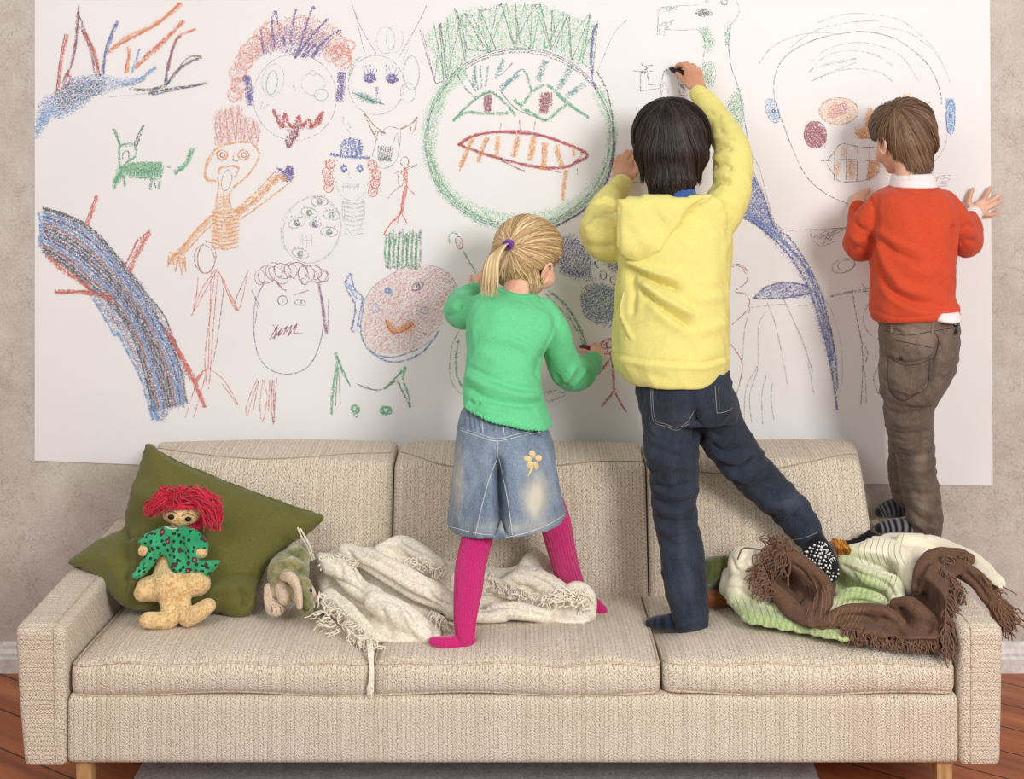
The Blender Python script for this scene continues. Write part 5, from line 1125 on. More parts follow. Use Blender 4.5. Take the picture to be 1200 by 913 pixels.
# white shirt: collar, cuff, tail
b = MB(); cc = []
for a in np.linspace(0, 2*math.pi, 41)[:-1]:
    for_ = 1
b.loft([(203,1047,1091,3.475,.062,2.2,.04),(210,1045,1094,3.47,.068,2.2,.03),(219,1043,1098,3.465,.074,2.2,0)])
organic('shirt_collar', b, WHS, bo, voxel=.0035, smooth=3, folds=[([1062,205,1066,212],-1,2),([1050,216,1070,212,1094,215],1,2)])
b = MB(); b.ptube([(1138,257,3.645,10.8),(1141,251.5,3.655,10.2)], sub=3); organic('shirt_cuff', b, WHS, bo, voxel=.003, smooth=2)
b = MB(); b.loft([(361,1076,1119,3.39,.088),(369,1078,1121,3.385,.096),(372.5,1084,1121,3.385,.095)])
organic('shirt_tail', b, WHS, bo, voxel=.0035, smooth=3, folds=[([1062,205,1066,212],-1,2),([1050,216,1070,212,1094,215],1,2)])
# trousers
TR = denim('grey_brown_corduroy', (90,76,68), (126,110,99), (168,148,130), [(1084,545,3.38,8,22,.35),(1075,392,3.3,26,14,.35),(1050,440,3.3,14,16,.2),(1090,600,3.4,8,20,.3)])  # pale patch at the back of the knee is a highlight put into the colour
b = MB(); b.loft([(366,1031,1121,3.41,.10,2.3,.06),(385,1033,1122,3.41,.104),(410,1034,1120,3.41,.108),(430,1033,1116,3.41,.105),(448,1033,1106,3.41,.10),(466,1034,1096,3.42,.09)])
b.ptube(OL1, sub=5, seg=28); b.ptube(OL2, sub=5, seg=24)
TF = [([1102,395,1094,430,1090,460],-10,4,'c'),([1032,382,1060,390,1094,384,1121,380],-2.5,1.8,'c'),([1040,415,1056,424,1075,424,1092,418],-3,2,'c'),([1038,412,1055,420,1076,420,1093,414],2.5,3),([1040,460,1056,470,1074,462,1088,450],-3,2.5,'c'),([1040,420,1038,445,1044,464],-2.5,2,'c'),([1092,418,1090,440,1088,452],-2.5,2,'c'),
      ([1040,480,1060,486,1090,478],-4,3.5),([1042,492,1066,498,1091,490],4,4),([1044,504,1066,510,1092,504],-4,3),([1052,520,1070,524,1094,518],3.5,4),([1054,532,1072,536,1094,530],-3,3),([1058,548,1076,552,1096,548],2.5,4),([1062,590,1074,604,1090,616],-4.5,3.5),([1066,580,1080,594,1100,604],3.5,4),([1060,600,1076,614,1086,626],3,3),([1035,430,1036,470,1040,500],-3,3),([1040,505,1046,520,1052,540],-4,3),([1105,400,1114,420,1110,436],4,4),([1045,400,1070,405,1095,402],-2,5)]
tr = organic('trousers', b, TR, bo, voxel=.0038, smooth=4, folds=[(q[0], q[1]*(.6 if i > 6 else 1.0), *q[2:]) for i, q in enumerate(TF)], noise=[(1.8, 14, 53), (2.0, 24, 57, 'r')])
T = bvh(tr); m = MB(); TB = plain('trouser_thread', (64,55,48), .9)
for p in ([1032,386,1060,393,1094,388,1120,384],[1040,417,1056,427,1075,427,1092,420],[1041,421,1041,448,1047,463,1058,470,1072,463,1087,452,1089,422],[1094,388,1100,400,1094,424],[1046,398,1070,403,1094,408]): thread(T, p, m, .0009, .0004)
m.build('stitching', TB, tr)
for px, py0, py1 in ((1045,373,390),(1093,372,391),(1107,371,390)):
    m = MB(); m.tube([hit(T, px, y, .001, 3.3) for y in np.linspace(py0+3, py1, 5)], [(.0042,.0016)]*5, 8); m.build('belt_loop', TR, tr)
m = MB(); bp = hit(T, 1056, 420, .001, 3.3); m.ell(bp, (.005,.003,.005)); m.build('button', plain('dark_button', (40,34,30), .4), tr)
m = MB()                                                                   # black belt end with white marks, right edge
m.tube([hit(T, 1119, 372, .002, 3.38), hit(T, 1120, 380, .003, 3.38), hit(T, 1119, 391, .002, 3.38)], [(.006,.003)]*3, 10); bt = m.build('belt_tab', plain('black_webbing', (22,22,24), .7), tr)
m = MB(); 
for i in range(3): p = hit(bvh(bt), 1119.4, 376+i*4.5, .0008, 3.37); m.tube([p+Vector((-.002,0,.0015)), p, p+Vector((.002,0,.001))], .0007, 6)
m.build('tab_mark', WD, bt)
for pts, a_, c_ in (([(1078,621,3.54,9),(1066,618,3.54,10,1),(1052,617,3.54,9.5,1.2),(1040,618,3.54,8.5,1.3),(1031,619,3.54,6,1.3)], (120,118,124), (24,24,28)), ([(1062,592,3.60,11),(1054,595,3.60,11,1),(1045,596,3.60,10.5,1.2),(1036,598,3.60,8.5,1.3),(1031,600,3.60,6,1.3)], (88,86,92), (22,22,26))):
    K = crm(pts and [list(p)+[1.0]*(5-len(p)) for p in pts], 7); b = MB()
    b.tube([W(*q[:3]) for q in K], [(q[3]*q[2]/FL, q[3]*q[2]/FL*q[4]) for q in K], 24, col=sockc(len(K), a_, c_)); b.build('sock', SB, bo)
b = MB()
def HE(x, y, z, a, c, d): b.ell(OH(x,y,z), (a*.835, c*.86, d*.87), rot=OM)
HE(0,-.014,.026,.084,.098,.084); HE(0,-.045,-.02,.072,.060,.058); HE(0,-.05,-.05,.055,.042,.034); HE(0,.02,.034,.080,.078,.072); HE(.0,-.062,-.076,.046,.028,.028)
hsh = organic('hair', b, vcol('hair_base_brown', .6, .2), bo, voxel=.0045, smooth=6, paint=lambda c, n: np.tile(L3((96,72,56)), (len(c), 1)))
T = bvh(hsh); C = OH(0,-.01,.0)
mb = crownhair('h', T, C, OM, (W(1050,127,3.45)-C), 3600, [(112,84,64),(92,68,52),(128,98,76),(140,112,88),(100,74,58)], 61, lambda f: (1.5 if f < -.6 else .75 if f < -.2 else .1 if f < .3 else .0), .0014, .010, lift=.009)
mb.build('hair_strands', HAIR, hsh)
for o in (girl, boy, bo): settle(o)
# crayons held in the hands
def crayon(name, p0, p1, r, col, tip, label):
    m = MB(); a, b_ = Vector(p0), Vector(p1); d = (b_-a)
    m.tube([a, a+d*.12, a+d*.13, a+d*.9, a+d*.91, b_], [r*.45, r*.95, r, r, r*.92, r*.9], 14)
    o = m.build(name, plain(name+'_'+tip, col, .45, .4)); o['label'] = label; o['category'] = 'crayon'
crayon('wax_crayon', W(785.5,80.5,3.675), W(806,88,3.655), .0085, (34,30,32), 'black', 'thick black wax crayon held in the raised right hand of the boy in yellow')
crayon('wax_crayon', W(680,406,3.685), W(703,411,3.66), .0075, (112,32,38), 'dark_red', 'dark red wax crayon held in the fist of the girl in green')
# ---------------------------------------------------------------- soft things on the sofa
def lerp_t(tab, v):
    for (a, da), (b_, db) in zip(tab, tab[1:]):
        if v <= b_: t = max(0, (v-a)/(b_-a)); return da+(db-da)*t
    return tab[-1][1]
def yarn(mb, P, r, seg=6, col=None): mb.tube([Vector(p) for p in crm([list(p) for p in P], 3)], r, seg, col=col)
def fringe(mb, roots, dirv, length, n, dd=0, r_=.0016, spread=3, wig=4, seed=1, sag=0, tree=None, lift=.004, dfn=None):
    """tassel yarns: roots polyline in photo px (+d); each yarn its own wiggly cord"""
    rr = random.Random(seed); A = np.array(roots, float).reshape(-1, 3); L = len(A)-1
    for i in range(n):
        t = (i+rr.random())/n*L; k = min(L-1, int(t)); p = A[k]+(A[k+1]-A[k])*(t-k); ln = length*rr.uniform(.65, 1.15)
        dx, dy = dirv; q = math.atan2(dy, dx)+rr.gauss(0, spread*.1); w1 = rr.uniform(-wig, wig); w2 = rr.uniform(-wig, wig); P = []
        for j in range(5):
            s_ = j/4; x = p[0]+math.cos(q)*ln*s_-math.sin(q)*(w1*math.sin(s_*3.2)+w2*math.sin(s_*6)); y = p[1]+math.sin(q)*ln*s_+math.cos(q)*(w1*math.sin(s_*3.2)+w2*math.sin(s_*6))+sag*s_*s_*ln
            d = (dfn(x, y) if dfn else p[2]+dd*s_)-lift*rr.uniform(.2, 1.6)
            P.append(W(x, y, d))
        yarn(mb, P, r_*rr.uniform(.75, 1.2))
# green cushion
CUS = fabric('olive_canvas', (103,101,50), .05, 340, .0004, .9, .2, .05)
def cdf(x, y): return 3.43-(y-520)/200*.27+.02*max(0, (140-x)/60)
b = MB()
slab_px(b, [172,514, 202,535,259,559,316,581,352,594,383,603, 368,623,345,636,318,660,303,692,298,714,288,726,268,724,245,717,188,717,154,715,137,705,117,686,98,668,77,660,103,639,124,627,143,617,146,596,153,573,161,552,167,528], cdf, .062, 62, .045, step=3)
cush = organic('throw_pillow', b, CUS, None, voxel=.0042, smooth=5, folds=[([143,616,152,628,176,622,194,612],-6,3.5,'c'),([146,618,151,645,150,675,146,700],-6,4,'c'),([152,625,158,660,156,700],4,6),([238,688,258,677,285,674,306,680],-6,4,'c'),([236,694,262,690,290,690],5,7),([280,690,288,700,284,716],-5,3),([292,686,296,700,292,714],4,4),([170,520,200,545,240,562],2,4),([120,650,135,670,150,690],3,8),([330,590,345,600,372,606],2,6),([155,575,175,585,200,583],2,8)], noise=[(2.5, 8, 71), (1.6, 13, 72, 'r')])
tag(cush, 'large olive green square cushion leaning in the left corner of the sofa', 'cushion')
T = bvh(cush); m = MB(); thread(T, [174,518,202,538,259,562,316,584,352,597,380,604,366,622,345,633], m, .0022, .0006); thread(T, [80,661,98,670,117,688,137,706,154,716,188,717,245,716], m, .0022, .0006); m.build('edge_seam', CUS, cush)

# ---- rag doll with red yarn hair
doll = empty('rag_doll', W(200, 735, 3.06), 'rag doll with red yarn hair and green flowered dress propped on the olive cushion', 'doll')
def gold():
    t = NT('gold_brocade'); v = t.co(); n = t.noise(v, 95, 3, .6); s_ = t.M('ABSOLUTE', t.M('SUBTRACT', n, .5))
    c = t.ramp(s_, [(.0, (240,214,164)), (.05, (226,188,130)), (.18, (202,158,98))]); n2 = t.noise(v, 260, 2)
    t.bump(t.M('ADD', t.M('MULTIPLY', s_, -3), n2), .0022, .8); return t.fin(c, .55, .35, .3)
GB = gold(); b = MB()
b.ptube([(200,650,3.175,13),(198,668,3.16,18),(200,684,3.14,24)], seg=24)
b.pell(178,690,3.13,19,15,15); b.pell(201,690,3.125,26,15,17); b.pell(228,684,3.13,19,15,14); b.pell(168,694,3.12,11,11,11)
b.ptube([(195,700,3.12,10),(198,712,3.10,9.5),(198,724,3.09,10.5)]); b.ptube([(199,726,3.085,10.5),(186,727,3.07,10),(173,727,3.06,9.5)])
b.ptube([(214,700,3.12,9.5),(216,712,3.10,9),(218,722,3.09,10.5)]); b.ptube([(220,724,3.085,11),(232,718,3.08,10.5),(244,710,3.08,9)])
b.ptube([(186,628,3.17,7),(176,634,3.155,7),(168,646,3.14,6.5)]); b.ptube([(224,630,3.17,8),(234,640,3.15,8.5),(235,646,3.14,8.5)])
b.ptube([(207,620,3.19,8),(211,610,3.18,9)])
b.pell(213,602,3.175,23,13.5,15); b.pell(213,596,3.18,19,11,14)
organic('doll_body', b, GB, doll, voxel=.0026, smooth=4, noise=[(1.0, 45, 81)])
def flowers():
    t = NT('green_flower_print'); v = t.co(); vo = t.n('ShaderNodeTexVoronoi'); vo.inputs['Scale'].default_value = 85; t.l(v, vo.inputs['Vector'])
    vo2 = t.n('ShaderNodeTexVoronoi'); vo2.inputs['Scale'].default_value = 42; t.l(v, vo2.inputs['Vector'])
    c = t.ramp(t.noise(v, 20, 2), [(.3, (38,140,92)), (.7, (66,180,122))])
    c = t.mix(t.M('LESS_THAN', vo.outputs[0], .36), c, lin((18,58,48))); c = t.mix(t.M('LESS_THAN', vo2.outputs[0], .30), c, lin((84,50,60))); c = t.mix(t.M('LESS_THAN', vo2.outputs[0], .13), c, lin((176,104,112)))
    return t.fin(c, .85, .2, .2)
b = MB()
slab_px(b, [194,615,206,618,216,616,230,620,242,630,246,640,240,648,232,650,236,655,248,656,260,656,254,666,243,678,236,672,228,672,216,676,204,675,197,670,194,656,189,652,183,660,176,668,166,678,156,679,153,676,160,664,168,652,174,646,166,642,160,636,163,629,176,622], lambda x, y: 3.150-.0004*(y-640), .022, 12, .02, step=2.2)
dr = organic('dress', b, flowers(), doll, voxel=.0028, smooth=3, folds=[([196,626,192,640,190,652],-4,3,'c'),([204,628,206,650,204,672],4,4),([212,630,215,650,216,674],-4,3),([222,636,228,655,232,670],4,4),([180,630,178,645,168,660],3,4),([172,648,165,662,160,674],-3,3),([236,654,240,664,244,672],-3,3),([183,640,181,652,174,668],-3,2.5)], noise=[(1.0, 40, 83)])
m = MB(); T = bvh(dr); thread(T, [193,617,201,620,208,619,215,617], m, .0016, .001); m.build('neck_trim', plain('pale_trim', (214,216,200)), dr)
m = MB(); HR = vcol('red_yarn', .75, .2, .3); rr = random.Random(8)
REDS = [(196,22,56),(226,40,78),(158,14,42),(210,30,66)]
hc = W(212, 600, 3.19)
for i in range(520):                                                       # loose yarn mop
    az = rr.uniform(0, 6.283); x0 = 212+rr.uniform(-20, 18); y0 = 590+rr.uniform(-7, 4)-abs(x0-212)*.0
    side = 1 if x0 > 210 else -1; up = rr.uniform(2, 12)
    if side > 0: P = [(x0, y0, 3.16), (x0+rr.uniform(4,14), y0-up, 3.145), (x0+rr.uniform(18,32), y0+rr.uniform(-4,10), 3.14), (min(257, x0+rr.uniform(26,42)), y0+rr.uniform(8,32), 3.15)]
    else: P = [(x0, y0, 3.16), (x0-rr.uniform(2,8), y0-up, 3.145), (x0-rr.uniform(8,18), y0-rr.uniform(-4,6), 3.145), (max(170, x0-rr.uniform(14,34)), y0+rr.uniform(2,15), 3.15)]
    if rr.random() < .3: P = [(x0, y0, 3.16), (x0+rr.uniform(-8,8), y0-up-4, 3.15), (x0+rr.uniform(-14,14), y0-up*.6, 3.16)]
    yarn(m, [W(p[0]+rr.uniform(-2,2), p[1]+rr.uniform(-2,2), p[2]+rr.uniform(-.012,.012)) for p in P], .0013, 5, mixc(REDS, rr))
for i in range(70):
    P = [(240+rr.uniform(-3,6), 600+rr.uniform(0,8), 3.17), (230+rr.uniform(-4,10), 614, 3.175), (222+rr.uniform(-6,10), 620+rr.uniform(-3,4), 3.17)]
    yarn(m, [W(*p) for p in P], .0013, 5, mixc(REDS, rr))
for i in range(90):
    x0 = 196+rr.uniform(0, 34); P = [(x0, 590, 3.148), (x0+rr.uniform(-3,3), 593, 3.143), (x0+rr.uniform(-6,6), 596.5+rr.uniform(-3,1), 3.142)]
    yarn(m, [W(*p) for p in P], .0013, 5, mixc(REDS, rr))
m.ell(W(212, 592, 3.19), (.052, .034, .030), 20, 12, col=lin((150,14,40))); m.build('yarn_hair', HR, doll)
DKT = plain('black_thread', (24,18,16), .5)
for ex, ey in ((200.5,606),(220.5,608.5)):
    m = MB(); m.ell(W(ex, ey, 3.146), (.0078,.004,.0058), 14, 8); o = m.build('eye', DKT, doll)
    m = MB(); yarn(m, [W(ex-8, ey-3, 3.147), W(ex-1, ey-7, 3.143), W(ex+7, ey-4, 3.146)], .0008); m.build('eyebrow', DKT, doll)
settle(doll)

# ---- plush animal
pl = empty('plush_toy', W(340, 722, 3.14), 'mottled green plush animal with long pale ears lying beside the cream throw', 'soft toy')
def tie():
    t = NT('mottled_plush'); v = t.co(); n = t.noise(v, 26, 4, .65); n2 = t.noise(v, 320, 2); c = t.ramp(n, [(.3, (72,88,44)), (.5, (138,136,88)), (.68, (192,172,136))])
    t.bump(t.M('ADD', n2, n), .003, .9); return t.fin(c, .9, .15, .5)
TD = tie(); PKP = fabric('pale_plush', (222,196,170), .08, 260, .001, .9, .5)
b = MB(); b.pell(338,672,3.17,25,25,27); b.pell(347,655,3.20,17,17,20); b.pell(334,690,3.15,21,15,20); b.pell(352,692,3.12,15,17,15); b.ptube([(354,698,3.10,12),(358,708,3.09,10),(359,715,3.085,8.5)])
pb = organic('plush_body', b, TD, pl, voxel=.003, smooth=4, noise=[(2.0, 30, 91)], folds=[([330,655,345,648,360,660],-3,3),([322,670,340,664,360,676],-3,3),([326,662,342,656,358,668],3,3)])
m = MB(); m.ptube([(333,676,3.11,5),(341,677,3.085,6.5),(348,688,3.07,7.5,.6),(350,701,3.06,7.5,.6),(351,711,3.055,5.5,.6)], seg=18); m.build('ear', PKP, pl)
m = MB(); m.ptube([(364,690,3.12,4),(367,700,3.11,4.5,.6),(366,709,3.10,3.5,.6)], seg=16); m.build('ear', PKP, pl)
b = MB(); b.ptube([(316,690,3.14,7),(316,703,3.12,7),(320,712,3.11,9.5)]); b.pell(323,714,3.105,10.5,8,11)
pw = organic('paw', b, PKP, pl, voxel=.0025, smooth=3, folds=[([310,698,317,701,324,698],-2,2),([311,704,318,707,325,704],-2,2)]); T = bvh(pw); m = MB()
for x in (318, 323, 328): thread(T, [x, 711, x+1, 714.5, x+1, 718], m, .0009, .0003, sub=3)
m.build('stitched_toe', DKT, pw)
T = bvh(pb); m = MB(); m.ell(hit(T, 364, 692.5, .001, 3.08), (.0042,.003,.005), 12, 8); m.build('eye', plain('bead_black', (14,12,12), .15, .6), pl)
m = MB(); e = hit(T, 359, 714, .001, 3.07); m.ell(e, (.006,.003,.004), 10, 6); yarn(m, [hit(T, 355, 710, .001, 3.07), hit(T, 357, 716, .001, 3.07), hit(T, 361, 719, .001, 3.07)], .0008); m.build('nose', plain('nose_brown', (104,84,60)), pl)
b = MB(); b.ptube([(330,690,3.12,8),(334,700,3.105,9)]); b.build('chin_patch', PKP, pl)
settle(pl)

# ---- cream throw
def fleece(name, c, sh=.2):
    t = NT(name); v = t.co(); n = t.noise(v, 180, 3, .65); m_ = t.noise(v, 30, 3); c_ = t.ramp(n, [(.3, tuple(x*.86 for x in c)), (.7, tuple(min(255, x*1.05) for x in c))])
    t.bump(t.M('ADD', n, t.M('MULTIPLY', m_, .2)), .0012, .7); return t.fin(c_, .95, .1, sh)
CF = fleece('cream_fleece', (240,232,214))
tab = [(625,3.345),(660,3.31),(690,3.25),(720,3.16),(745,3.06),(762,3.0)]
def tdf(x, y): return lerp_t(tab, y)
b = MB()
slab_px(b, [364,652,376,648,402,638,425,640,446,640,466,629,487,636,500,650,527,657,545,670,548,712,530,724,512,722,520,744,505,755,476,757,447,755,425,757,405,746,396,732,384,722,372,716,373,696,368,676], tdf, .045, 22, .05, step=3)
slab_px(b, [520,662,571,666,604,662,613,650,628,645,641,650,646,668,665,684,682,688,695,704,692,730,668,733,648,731,630,724,600,726,564,728,535,724,515,712], tdf, .035, 16, .05, step=3)
for p in ([(404,646,3.27,9),(440,660,3.20,13),(480,684,3.15,14),(515,700,3.12,14),(540,716,3.09,10)], [(446,646,3.29,9),(468,636,3.30,9),(492,648,3.26,11),(515,664,3.22,10)], [(376,656,3.25,8),(400,668,3.20,13),(420,690,3.16,12),(440,700,3.12,11)],
          [(440,706,3.10,14),(465,720,3.06,17),(490,735,3.03,14),(500,748,3.01,8)], [(386,700,3.16,10),(405,716,3.11,11),(425,735,3.06,11),(440,748,3.03,8)], [(540,668,3.25,8),(575,684,3.20,10),(600,700,3.16,10)], [(580,716,3.12,11),(610,716,3.11,11),(640,722,3.11,9)],
          [(585,690,3.20,9),(615,676,3.22,12),(640,684,3.21,12),(665,700,3.19,12),(684,716,3.17,12)], [(616,664,3.28,9),(630,654,3.30,8),(640,664,3.29,8)], [(660,700,3.17,9),(675,690,3.19,9),(689,700,3.18,9),(690,720,3.16,9)], [(530,716,3.10,10),(560,722,3.10,8),(590,722,3.11,8)]): b.ptube(p, sub=5, seg=18)
CFo = [([410,640,440,655,470,672,505,686],-7,3,'c'),([420,662,450,680,485,700,520,716],-8,3,'c'),([404,640,420,668,428,690],-6,3,'c'),([376,690,392,682,410,686,426,696],-6,3,'c'),([430,706,448,700,470,706,486,720,484,744],-6,3,'c'),([395,690,402,706,424,724,440,738],-6,3,'c'),
       ([466,634,480,645,500,652,520,668],-5,3,'c'),([376,652,384,668,382,684],4,5),([388,652,398,662,400,676],-4,4),([436,650,470,664,500,676],4,5),([446,712,452,730,460,748],-4,4),([470,712,480,728,490,745],4,4),([500,690,512,705,536,712],-5,3),([545,706,570,712,600,708,622,716,640,726],-7,3,'c'),([575,684,590,694,604,704],-5,3,'c'),
       ([610,664,624,676,648,686],-6,3,'c'),([640,684,655,700,660,722],-5,3,'c'),([592,676,608,688,630,694,640,706],-5,3,'c'),([560,672,580,680,596,690],4,4),([625,690,640,700,650,712],4,4),([618,650,626,660,628,668],-4,3),([400,735,412,742,430,748],-4,3),([450,640,462,648,470,660],-4,3)]
thr = organic('throw_blanket', b, CF, None, voxel=.0038, smooth=4, folds=CFo, noise=[(2.2, 11, 101)])
tag(thr, 'crumpled cream fringed throw lying on the seat under the feet of the girl', 'blanket')
m = MB()
for sd, roots, dv, ln, n, wg in ((1,[374,694,3.11, 392,704,3.09, 404,716,3.06, 420,730,3.03, 430,742,3.0],(-.3,.95),17,46,6),(2,[380,716,3.07,400,740,3.02],(-.9,.35),22,16,3),(3,[405,735,3.01,425,752,2.98],(.6,.75),24,22,6),(4,[374,652,3.22,400,650,3.22,420,658,3.18],(-.2,.9),16,22,5),(5,[505,716,3.09,522,724,3.07],(.3,.95),24,18,4),
        (6,[462,654,3.2,500,654,3.19,524,670,3.16],(.2,.95),16,34,6),(7,[645,696,3.145,665,692,3.14,685,690,3.14,694,704,3.13],(-.75,.6),22,56,7),(8,[420,748,2.985,444,750,2.985],(.1,1),16,16,5),(9,[560,676,3.2,590,684,3.17,610,690,3.15],(.6,.8),18,26,6),(10,[600,690,3.15,628,696,3.14],(.4,.9),12,14,4)):
    fringe(m, roots, dv, ln, n, -.006, .0017, 3.2, wg, sd, lift=.008)
yarn(m, [W(366,656,3.2), W(360,640,3.19), W(353,628,3.185), W(349,619,3.18)], .0022); yarn(m, [W(368,655,3.2), W(363,640,3.185), W(357,628,3.18), W(352,620,3.18)], .0022)
for i in range(16):                                                        # tassels dropping between two seat cushions
    x = 434+random.uniform(-3.5,3.5); yarn(m, [W(x,752,2.965), W(434.5+random.uniform(-3,3),766,2.925), W(436+random.uniform(-2,2),785,2.905), W(434.5+random.uniform(-3,3),802,2.895), W(434+random.uniform(-4,4),812+random.uniform(-8,6),2.893)], .0016)
m.build('fringe', CF, thr)['kind'] = 'stuff'

# ---- pale green / cream knitted blanket
ds = lambda y: min(3.32, 1.20*1600/(y-115)-.055)
da = lambda y: 1.122*1600/(y-115)-.045
def bdf(x, y):
    y = max(y, 622); t = min(1, max(0, (x-600-.8485*(y-115))/26+.6)); return ds(y)*(1-t)+min(3.45, da(y))*t
def bdf2(x, y): return bdf(x, y)-.05
b = MB()
slab_px(b, [843,686,846,668,855,650,862,642,883,637,900,640,930,655,960,672,985,680,1000,700,1005,730,998,752,970,750,947,745,893,736,874,732,860,716,848,702], bdf, .045, 26, .06, step=3.2)
slab_px(b, [984,652,997,640,1022,628,1054,622,1083,625,1111,636,1152,653,1171,672,1179,693,1168,690,1137,671,1110,656,1092,650,1075,660,1068,684,1056,704,1040,716,1010,718,970,726,972,690,982,672], bdf, .05, 24, .05, step=3.2)
for p in ([(850,690,3.22,9),(862,660,3.27,11),(885,650,3.28,12)], [(990,660,3.26,10),(1015,675,3.2,12),(1045,685,3.17,12),(1052,705,3.12,9)], [(1000,650,3.3,12),(1040,645,3.30,14),(1062,665,3.24,13),(1060,690,3.18,10)], [(975,715,3.12,10),(1000,700,3.14,12),(1030,706,3.12,10)],
          [(1060,636,3.36,12),(1100,642,3.34,12),(1140,660,3.24,12),(1170,684,3.12,9)], [(870,705,3.17,14),(910,722,3.11,13),(950,735,3.07,11),(985,744,3.04,8)]): b.ptube(p, sub=5, seg=18)
b.pell(872,664,3.215,20,24,20); b.pell(868,692,3.18,18,20,18); b.pell(890,668,3.22,14,20,18)
def paintA(co, no):
    px, py, d = proj(co); C1, C2, C3 = L3((238,230,206)), L3((188,206,142)), L3((206,216,164))
    g = np.clip((py-686-(px-843)*.18)/26, 0, 1)*(px < 1005); g2 = np.exp(-((px-1005)/38)**2-((py-692)/26)**2)*1.2; g3 = np.exp(-((px-992)/14)**2-((py-655)/16)**2)*.8
    g = np.clip(np.maximum(np.maximum(g, g2), g3), 0, 1)[:,None]; st = (.5+.5*np.sin(px*.9+py*.25))[:,None]*.28
    return (C1*(1-g)+C2*g)*(1-st*g)
AF = [([856,652,862,668,880,672,894,664],-6,3,'c'),([850,690,868,690,890,700],-4,3),([846,700,870,712,900,726,950,738],3,5),([884,640,876,656,866,664],-4,3,'c'),([985,662,1010,672,1035,682,1052,700],-8,3,'c'),([990,650,1020,660,1050,676,1060,694],-6,3,'c'),([1000,644,1030,648,1056,660],4,5),([978,690,1000,688,1024,694,1040,704],-5,3),([980,705,1010,706,1036,712],-5,3),([1070,640,1062,656,1058,680],-6,3,'c'),([1082,630,1110,640,1150,662],3,6),([986,664,1000,676,1008,690],-5,2.5,'c'),([862,716,900,730,960,744],-3,3)]
bl = organic('blanket', b, vcol('knit_pastel', .92, .1, .4, .12, 220), None, voxel=.004, smooth=4, folds=AF, noise=[(1.8, 13, 111)], paint=paintA)
tag(bl, 'cream and pale green striped knitted blanket heaped over the right armrest beneath the brown shawl', 'blanket')
T = bvh(bl); m = MB(); GTH = plain('sage_yarn', (172,180,134), .9)
for i in range(15): x = 868+i*8.5; thread(T, [x-6, 700+i*1.5, x, 716+i*1.6, x+5, 736+i*1.2], m, .0009, .0003)
for i in range(11): x = 984+i*6; thread(T, [x+8, 672, x+3, 690, x-4, 712], m, .0009, .0003)
for i in range(8): x = 1008+i*7; thread(T, [x+2, 634-i*1.2, x-2, 646, x+3, 662], m, .0008, .0003)
m.build('knit_stripes', GTH, bl)

# ---- brown fringed shawl
BRF = fleece('brown_fringe', (124,94,76), .1); BRW = fleece('brown_wool', (110,82,66), sh=.05); 
b = MB()
slab_px(b, [903,642,915,638,928,645,950,664,968,676,980,682,982,698,975,715,968,728,955,738,940,734,918,722,900,700,893,680,896,660], bdf2, .055, 26, .03, step=3)
slab_px(b, [950,738,968,724,990,712,1022,712,1050,703,1070,706,1068,684,1074,660,1092,646,1112,645,1137,652,1130,672,1118,680,1112,700,1108,730,1105,742,1098,750,1067,750,1022,745,997,739,970,736], bdf2, .032, 16, .03, step=3)
for p in ([(905,660,3.17,9),(925,655,3.17,12),(950,672,3.14,12),(966,690,3.11,11),(962,712,3.07,10)], [(905,690,3.12,9),(925,710,3.08,11),(950,730,3.03,9),(975,735,3.0,7)], [(965,738,3.0,8),(985,722,3.02,11),(1015,718,3.02,11),(1040,722,3.0,11),(1060,738,2.98,9)],
          [(1050,708,3.05,8),(1066,710,3.03,11),(1080,722,3.0,12),(1098,735,2.98,10)], [(1076,690,3.10,9),(1084,664,3.16,11),(1100,652,3.20,10),(1126,652,3.22,9),(1134,656,3.22,8)], [(1120,664,3.17,11),(1145,680,3.12,11),(1160,700,3.10,11),(1170,716,3.11,9)], [(1100,670,3.12,10),(1103,700,3.05,8),(1104,740,2.98,7)]): b.ptube(p, sub=5, seg=18)
BF = [([908,660,922,676,936,700,950,726],-7,3,'c'),([925,660,940,672,945,690,930,706],-7,4,'c'),([950,672,958,690,955,714,962,732],-6,3,'c'),([968,682,972,700,966,720],4,4),([966,742,984,724,1010,722,1040,734,1070,742],-7,3,'c'),([1052,712,1062,726,1080,734,1098,728],-7,3,'c'),([1070,708,1076,690,1082,668],-6,3,'c'),([1085,690,1090,670,1102,660],5,4),([1030,724,1050,732,1060,748],-5,3),([990,730,1010,738,1040,748],4,4),([1086,744,1096,720,1098,690],-5,3,'c'),([1125,664,1145,684,1160,706],-5,3),([936,700,945,716,950,730],4,4),([1000,720,1020,714,1046,716],3,4)]
sh = organic('shawl', b, BRW, None, voxel=.004, smooth=4, folds=BF, noise=[(1.6, 15, 121)])
tag(sh, 'brown woollen shawl with long fringe draped over the pale blanket and the right armrest', 'shawl')
T = bvh(sh); m = MB(); TH2 = plain('tan_yarn', (146,114,88), .9)
for i in range(8): x = 950+i*4.6; thread(T, [x-4, 682+i, x, 700, x-6+i, 724+i*.8], m, .0008, .0003)
for i in range(7): x = 976+i*5; thread(T, [x+8, 712, x+2, 726, x-6, 740], m, .0008, .0003)
m.build('knit_stripes', TH2, sh)
m = MB()
